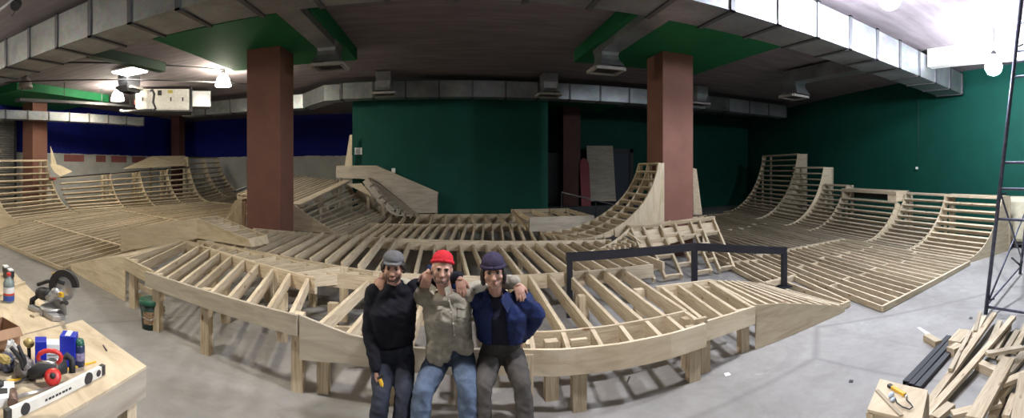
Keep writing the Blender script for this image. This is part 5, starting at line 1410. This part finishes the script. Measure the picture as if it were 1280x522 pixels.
loft(mb, [(neck + V((0, .02, -.05)), side * .10, fr * .07), (chest, side * .15, fr * .10), (waist, side * .13, fr * .09)])
limb(mb, [shR, elR, wrR], [.045, .037, .026]); limb(mb, [shL, elL, wrL], [.045, .037, .026])
hand(mb, wrR, (.10, -.12, -1), (1, .2, .1), -1, .55, .98)
hand(mb, wrL, V((.16, -.38, -.9)), (-.1, .9, -.3), 1, .45, 1.05)
remesh(mb, 'body', M['skin'], r, .0058, 4)
hd.eyes(r); hd.mouth(r)
sweater = cloth('black_knit', (.010, .010, .016), .3)
mb = MB()
loft(mb, [(neck + V((0, .01, .025)), side * .068, fr * .066), (neck + V((0, .015, -.01)), side * .08, fr * .075), (neck + V((0, .02, -.045)), side * .13, fr * .085), ((shR + shL) / 2 + V((0, 0, -.03)), side * .185, fr * .105), (chest, side * .19, fr * .13), (chest.lerp(waist, .6), side * .175, fr * .125), (waist + V((0, 0, .0)), side * .172, fr * .135), (waist + V((0, 0, -.012)), side * .168, fr * .132)])
limb(mb, [shR, shR.lerp(elR, .5), elR, elR.lerp(wrR, .5), wrR + (elR - wrR).normalized() * .005], [.076, .066, .058, .052, .042], 16)
limb(mb, [shL, shL.lerp(elL, .5), elL, wrL + (elL - wrL).normalized() * .02], [.072, .062, .056, .046], 16)
remesh(mb, 'sweater', sweater, r, .009, 5, .006, 10, 2)
trousers(r, pel, kn, ft, cloth('dark_denim', (.030, .034, .050), .3), side, waist + V((0, 0, .0)), 4)
shoes(r, ft, ((.1, -1, 0), (-.15, -1, 0)), M['rubber'])
capm = cloth('grey_cap_cloth', (.10, .10, .105), .15)
mb = MB(); hd.ball(mb, (0, -.016, .084), (.081, .102, .066), 24); hd.ball(mb, (0, -.028, .066), (.081, .094, .045), 20)
b = remesh(mb, 'cap', capm, r, .008, 3, .0015, 30)
mb = MB(); vs = []
for k in range(13):
    t = math.pi * k / 12; x = math.cos(t) * .070
    vs += [hd.p(x * .93, .035, .078), hd.p(x, .052 + .072 * math.sin(t), .074 - .010 * math.sin(t) - .010 * abs(math.cos(t)))]
n = len(vs); vs += [v + hd.u * .006 for v in vs]
fs = []
for k in range(12):
    a = 2 * k; fs += [(a, a + 1, a + 3, a + 2), (n + a, n + a + 2, n + a + 3, n + a + 1), (a + 1, n + a + 1, n + a + 3, a + 3), (a, a + 2, n + a + 2, n + a)]
mb.add(vs, fs); mb.build('visor', capm, b)
mb = MB()
for x in (-1, 1): hd.ball(mb, (x * .076, -.008, .022), (.016, .05, .036)); hd.ball(mb, (x * .066, .034, .036), (.012, .022, .022)); hd.ball(mb, (x * .078, -.03, -.01), (.020, .035, .04)); hd.ball(mb, (x * .085, .004, .03), (.012, .022, .018))
hd.ball(mb, (0, -.07, .0), (.065, .045, .06)); remesh(mb, 'hair', M['hair'], r, .007, 2, .003, 40)
mb = MB(); hd.ball(mb, (0, .040, -.088), (.047, .045, .026)); hd.ball(mb, (0, .076, -.048), (.026, .0165, .0065))
for x in (-1, 1): hd.ball(mb, (x * .044, .028, -.062), (.014, .034, .036)); hd.ball(mb, (x * .026, .066, -.066), (.009, .014, .018))
remesh(mb, 'beard', M['stubble'], r, .006, 3, .001, 60)
# the yellow tape measure in his hand
p = wrR + V((.075, -.05, -.10)); rt = root('tape_measure', p, 'yellow folding tool held in the hanging hand of the leftmost person', 'tool')
b = MB(); b.beam(p + V((-.035, -.01, .05)), p + V((.012, -.02, -.065)), .028, .022); b.build('body', M['yellow'], rt, bevel=.004)
b = MB(); b.beam(p + V((-.05, -.01, .045)), p + V((-.015, -.0, .08)), .022, .016); b.build('grip', M['rubber'], rt)

# ------------------------------------------------------------------ middle man: red beanie, khaki shirt, blue jeans
r = person('person in a red beanie, khaki shirt and blue jeans sitting in the middle', V((Q(557, 430, 3.6).x, 3.5, 0)))
hd = Head(Q(552.5, 336.5, 3.32), V((.06, -1, -.06)), -.10, .91)
shR, shL = Q(532, 370, 3.47), Q(585, 367, 3.50); neck = Q(557, 364, 3.42); chest = Q(559, 392, 3.46); waist = Q(562, 424, 3.54); pel = Q(564, 437, 3.64)
elR, wrR = Q(502, 356, 3.74), Q(479, 344, 3.52)
elL, wrL = Q(622, 352, 3.66), Q(645, 352, 3.45)
side = (shL - shR).normalized()
kn = [Q(584, 484, 3.28), Q(528, 490, 3.28)]; ft = [V((kn[0].x + .02, 3.14, 0)), V((kn[1].x - .04, 3.10, 0))]
fr = V((0, -1, -.08))
mb = MB(); hd.shape(mb)
limb(mb, [hd.p(0, -.02, -.06), neck, neck + V((0, .02, -.06))], [.056, .056, .07])
loft(mb, [(neck + V((0, .02, -.05)), side * .10, fr * .075), (chest, side * .13, fr * .08), (waist, side * .11, fr * .07)])
limb(mb, [shR, elR, wrR], [.045, .037, .026]); limb(mb, [shL, elL, wrL], [.045, .037, .026])
hand(mb, wrR, V((-.28, -.45, -.85)), (.25, .9, -.3), -1, .5, 1.05)
hand(mb, wrL, V((.30, -.36, -.88)), (-.2, .9, -.3), 1, .45, 1.05)
remesh(mb, 'body', M['skin'], r, .0058, 4)
hd.eyes(r); hd.mouth(r, True)
shirt = cloth('khaki_shirt', (.27, .25, .205), .3)
mb = MB()
loft(mb, [(neck + V((0, .02, -.012)), side * .085, fr * .08), (neck + V((0, .02, -.045)), side * .13, fr * .088), ((shR + shL) / 2 + V((0, 0, -.03)), side * .19, fr * .11), (chest, side * .195, fr * .135), (chest.lerp(waist, .6), side * .185, fr * .14), (waist + V((0, 0, -.0)), side * .185, fr * .148), (waist + V((0, 0, -.03)), side * .19, fr * .145)])
limb(mb, [shR, shR.lerp(elR, .5), elR, wrR + (elR - wrR).normalized() * .03], [.078, .068, .06, .048], 16)
limb(mb, [shL, shL.lerp(elL, .5), elL, elL.lerp(wrL, .5), wrL + (elL - wrL).normalized() * .02], [.078, .07, .064, .056, .048], 16)
# shirt tails
for x, dz, wd in ((-.135, -.075, .055), (-.085, -.105, .06), (-.03, -.08, .05), (.145, -.04, .05), (.10, -.03, .05)):
    mb.ball(waist + side * x + V((0, -.115, dz * .55)), (wd, .035, abs(dz) * .5 + .055), 16)
sh_o = remesh(mb, 'shirt', shirt, r, .008, 3, .0065, 12, 7)
# collar, placket, pockets
def front(x, t):
    c = neck.lerp(waist, t); return c + side * x + fr * (.10 + .045 * math.sin(math.pi * min(1, t * 1.2)))
for x in (-1, 1): MB().prism([hd.p(x * .03, .06, -.140), hd.p(x * .072, .02, -.118), hd.p(x * .082, .05, -.172), hd.p(x * .045, .095, -.190)], fr * .008).build('collar', shirt, sh_o)
def garment_hit(o, p0, d):
    m = WORLD[o.name]; q = p0 - m.translation
    ok, loc, nr, _ = o.ray_cast(q, d)
    return (loc + m.translation) if ok else p0
def on_cloth(o, x, y, off=.004):
    """the point of the garment seen at pixel x, y"""
    tgt = Q(x, y, 3.5); o3 = V((0, 0, CAMH)); d = (tgt - o3).normalized()
    p = garment_hit(o, o3, d); return p - d * off
def strip(o, pix, w, name, mat, thick=.003, parent=None):
    pts = [on_cloth(o, *q) for q in pix]; b = MB(); b.tube(pts, w, 6); return b.build(name, mat, parent or o)
strip(sh_o, [(561, 372), (564, 385), (566, 400), (567, 415), (568, 428)], .007, 'placket', shirt)
for k, (x, y) in enumerate(((561.5, 376), (564, 390), (566.5, 404), (567.5, 418))):
    p = on_cloth(sh_o, x, y, .011); b = MB(); b.ball(p, (.006, .004, .006), 8); b.build('button', M['floor_paper'], sh_o)
for x0, x1, y0, y1 in ((535, 553, 382, 397), (572, 586, 380, 395)):
    q = [on_cloth(sh_o, x, y) for x, y in ((x0, y0), (x1, y0 + 1), (x1, y1), ((x0 + x1) / 2, y1 + 2), (x0, y1))]
    b = MB(); b.prism(q, V((0, -.004, 0))); b.build('pocket', shirt, sh_o)
    q = [on_cloth(sh_o, x, y, .008) for x, y in ((x0 - .5, y0 - 1), (x1 + .5, y0), (x1 + .5, y0 + 4), ((x0 + x1) / 2, y0 + 6), (x0 - .5, y0 + 4))]
    b = MB(); b.prism(q, V((0, -.003, 0))); b.build('pocket_flap', shirt, sh_o)
trousers(r, pel, kn, ft, cloth('blue_denim', (.080, .108, .165), .35), side, waist + V((0, 0, -.0)), 9, name='jeans', thigh=.098, knee=.075, hem=.078)
shoes(r, ft, ((.15, -1, 0), (-.2, -1, 0)), M['rubber'])
b = MB(); bl = simple('dark_belt', (.02, .018, .016), .5)
red = cloth('red_knit', (.42, .018, .028), .15)
mb = MB(); hd.ball(mb, (0, -.030, .076), (.081, .096, .082), 24); hd.ball(mb, (0, -.04, .045), (.080, .088, .06), 20)
b = remesh(mb, 'beanie', red, r, .008, 3, .0015, 30)
mb = MB()
pts = [hd.p(.079 * math.sin(t), -.022 + .092 * math.cos(t), .056 + .036 * math.cos(t)) for t in [2 * math.pi * k / 24 for k in range(25)]]
mb.tube(pts, .0135, 10); mb.build('folded_brim', red, b)
mb = MB(); hd.ball(mb, (0, .040, -.088), (.050, .045, .028)); hd.ball(mb, (0, .0765, -.047), (.027, .0165, .006))
for x in (-1, 1): hd.ball(mb, (x * .046, .026, -.058), (.014, .036, .042)); hd.ball(mb, (x * .063, .008, -.015), (.008, .014, .045))
remesh(mb, 'beard', M['mid_stubble'], r, .006, 3, .001, 60)

# ------------------------------------------------------------------ right man: dark beanie, open blue jacket
r = person('person in a dark purple beanie and open blue jacket sitting rightmost, elbow out', V((Q(627, 430, 3.6).x, 3.5, 0)))
hd = Head(Q(616.5, 339.5, 3.36), V((-.06, -1, -.10)), .04, 1.0)
shR, shL = Q(598, 374, 3.50), Q(650, 374, 3.50); neck = Q(620, 366, 3.45); chest = Q(624, 392, 3.49); waist = Q(627, 421, 3.57); pel = Q(627, 436, 3.66)
elR, wrR = Q(566, 356, 3.78), Q(538, 337, 3.47)
elL, wrL = Q(670, 394, 3.58), Q(652, 421, 3.62)
side = (shL - shR).normalized()
kn = [Q(653, 481, 3.32), Q(604, 484, 3.30)]; ft = [V((kn[0].x + .03, 3.13, 0)), V((kn[1].x - .03, 3.12, 0))]
fr = V((0, -1, -.06))
mb = MB(); hd.shape(mb, .9)
limb(mb, [hd.p(0, -.02, -.06), neck, neck + V((0, .02, -.06))], [.054, .054, .068])
loft(mb, [(neck + V((0, .02, -.05)), side * .10, fr * .07), (chest, side * .14, fr * .10), (waist, side * .12, fr * .085)])
limb(mb, [shR, elR, wrR], [.045, .037, .026]); limb(mb, [shL, elL, wrL], [.045, .037, .026])
hand(mb, wrR, V((-.36, -.34, -.87)), (.2, .9, -.3), -1, .45, 1.05)
hand(mb, wrL, V((-.6, -.35, -.6)), (-.5, .6, -.4), 1, .7, .98)
remesh(mb, 'body', M['skin'], r, .0058, 4)
hd.eyes(r); hd.mouth(r)
tee = cloth('dark_top', (.012, .013, .026), .3)
mb = MB(); loft(mb, [(neck + V((0, .02, -.015)), side * .08, fr * .075), (neck + V((0, .02, -.045)), side * .12, fr * .085), ((shR + shL) / 2 + V((0, -.0, -.03)), side * .15, fr * .105), (chest, side * .16, fr * .125), (waist, side * .155, fr * .13), (waist + V((0, 0, -.01)), side * .155, fr * .13)])
remesh(mb, 'dark_top', tee, r, .009, 4, .004, 10, 11)
jack = cloth('blue_jacket', (.008, .017, .075), .3, .6)
mb = MB()
ring = [(neck + V((0, .03, -.0)), .085, .075), (neck + V((0, .03, -.04)), .145, .095), ((shR + shL) / 2 + V((0, .0, -.035)), .20, .122), (chest, .21, .145), (chest.lerp(waist, .6), .205, .15), (waist + V((0, 0, .03)), .205, .158), (waist + V((0, 0, -.005)), .20, .156)]
# open front: a shell that leaves a gap down the middle
nseg = 26
def jacket_shell():
    vs = []; rows = len(ring)
    for i, (c, a, d_) in enumerate(ring):
        gap = (.42, .40, .42, .50, .58, .62, .66)[i]
        for q in (0, 1):
            for k in range(nseg + 1):
                t = math.pi / 2 * 0 + gap + (2 * math.pi - gap - .12) * k / nseg      # angle from the front, going over his right side... front is t=0
                a2, d2 = a - q * .022, d_ - q * .022
                t2 = t
                vs.append(c - side * math.sin(t2 - .1) * a2 + fr * math.cos(t2 - .1) * d2)
    fs = []; W2 = 2 * (nseg + 1)
    for i in range(rows - 1):
        for q in (0, 1):
            for k in range(nseg):
                a = i * W2 + q * (nseg + 1) + k; f = (a, a + 1, a + W2 + 1, a + W2)
                fs.append(f if q else f[::-1])
        for k in (0, nseg):
            a = i * W2 + k; b_ = a + nseg + 1; f = (a, b_, b_ + W2, a + W2); fs.append(f if k else f[::-1])
    for i in (0, rows - 1):
        for k in range(nseg):
            a = i * W2 + k; b_ = a + nseg + 1; fs.append((a, a + 1, b_ + 1, b_) if i else (a, b_, b_ + 1, a + 1))
    mb.add(vs, fs, 0, True)
jacket_shell()
limb(mb, [shR, shR.lerp(elR, .5), elR, wrR + (elR - wrR).normalized() * .03], [.08, .07, .062, .05], 16)
limb(mb, [shL, shL.lerp(elL, .5), elL, elL.lerp(wrL, .5), wrL + (elL - wrL).normalized() * .02], [.085, .08, .075, .066, .056], 16)
jk = remesh(mb, 'jacket', jack, r, .0095, 4, .010, 8, 13)
# collar and lapel
b = MB(); b.prism([neck + side * .03 + fr * .115 + V((0, 0, -.03)), neck + side * .085 + fr * .06 + V((0, 0, .035)), neck + side * .12 + fr * .085 + V((0, 0, -.03)), neck + side * .075 + fr * .14 + V((0, 0, -.10))], fr * .01); b.build('collar', jack, jk)
b = MB(); b.prism([neck - side * .05 + fr * .10 + V((0, 0, -.03)), neck - side * .09 + fr * .05 + V((0, 0, .03)), neck - side * .125 + fr * .075 + V((0, 0, -.03)), neck - side * .10 + fr * .12 + V((0, 0, -.10))], fr * .01); b.build('collar', jack, jk)
trousers(r, pel, kn, ft, cloth('grey_brown_trousers', (.062, .056, .052), .25), side, waist + V((0, 0, .02)), 15)
shoes(r, ft, ((.2, -1, 0), (-.1, -1, 0)), M['rubber'])
pur = cloth('dark_purple_knit', (.030, .024, .050), .2)
mb = MB(); hd.ball(mb, (0, -.016, .066), (.081, .103, .088), 24); hd.ball(mb, (0, -.02, .042), (.082, .102, .05), 20)
b = remesh(mb, 'beanie', pur, r, .008, 3, .0015, 30)
mb = MB()
pts = [hd.p(.081 * math.sin(t), -.012 + .102 * math.cos(t), .048 + .008 * math.cos(t)) for t in [2 * math.pi * k / 24 for k in range(25)]]
mb.tube(pts, .014, 10); mb.build('folded_brim', pur, b)
mb = MB()
for x in (-1, 1): hd.ball(mb, (x * .075, .0, -.03), (.014, .035, .06)); hd.ball(mb, (x * .070, -.03, -.055), (.02, .045, .06)); hd.ball(mb, (x * .069, .026, .01), (.009, .02, .035))
hd.ball(mb, (0, -.075, -.03), (.07, .045, .075)); remesh(mb, 'hair', M['hair'], r, .007, 2, .004, 40)
mb = MB(); hd.ball(mb, (0, .040, -.088), (.043, .044, .024)); hd.ball(mb, (0, .0755, -.048), (.024, .0158, .005))
remesh(mb, 'stubble', M['light_stubble'], r, .006, 3)
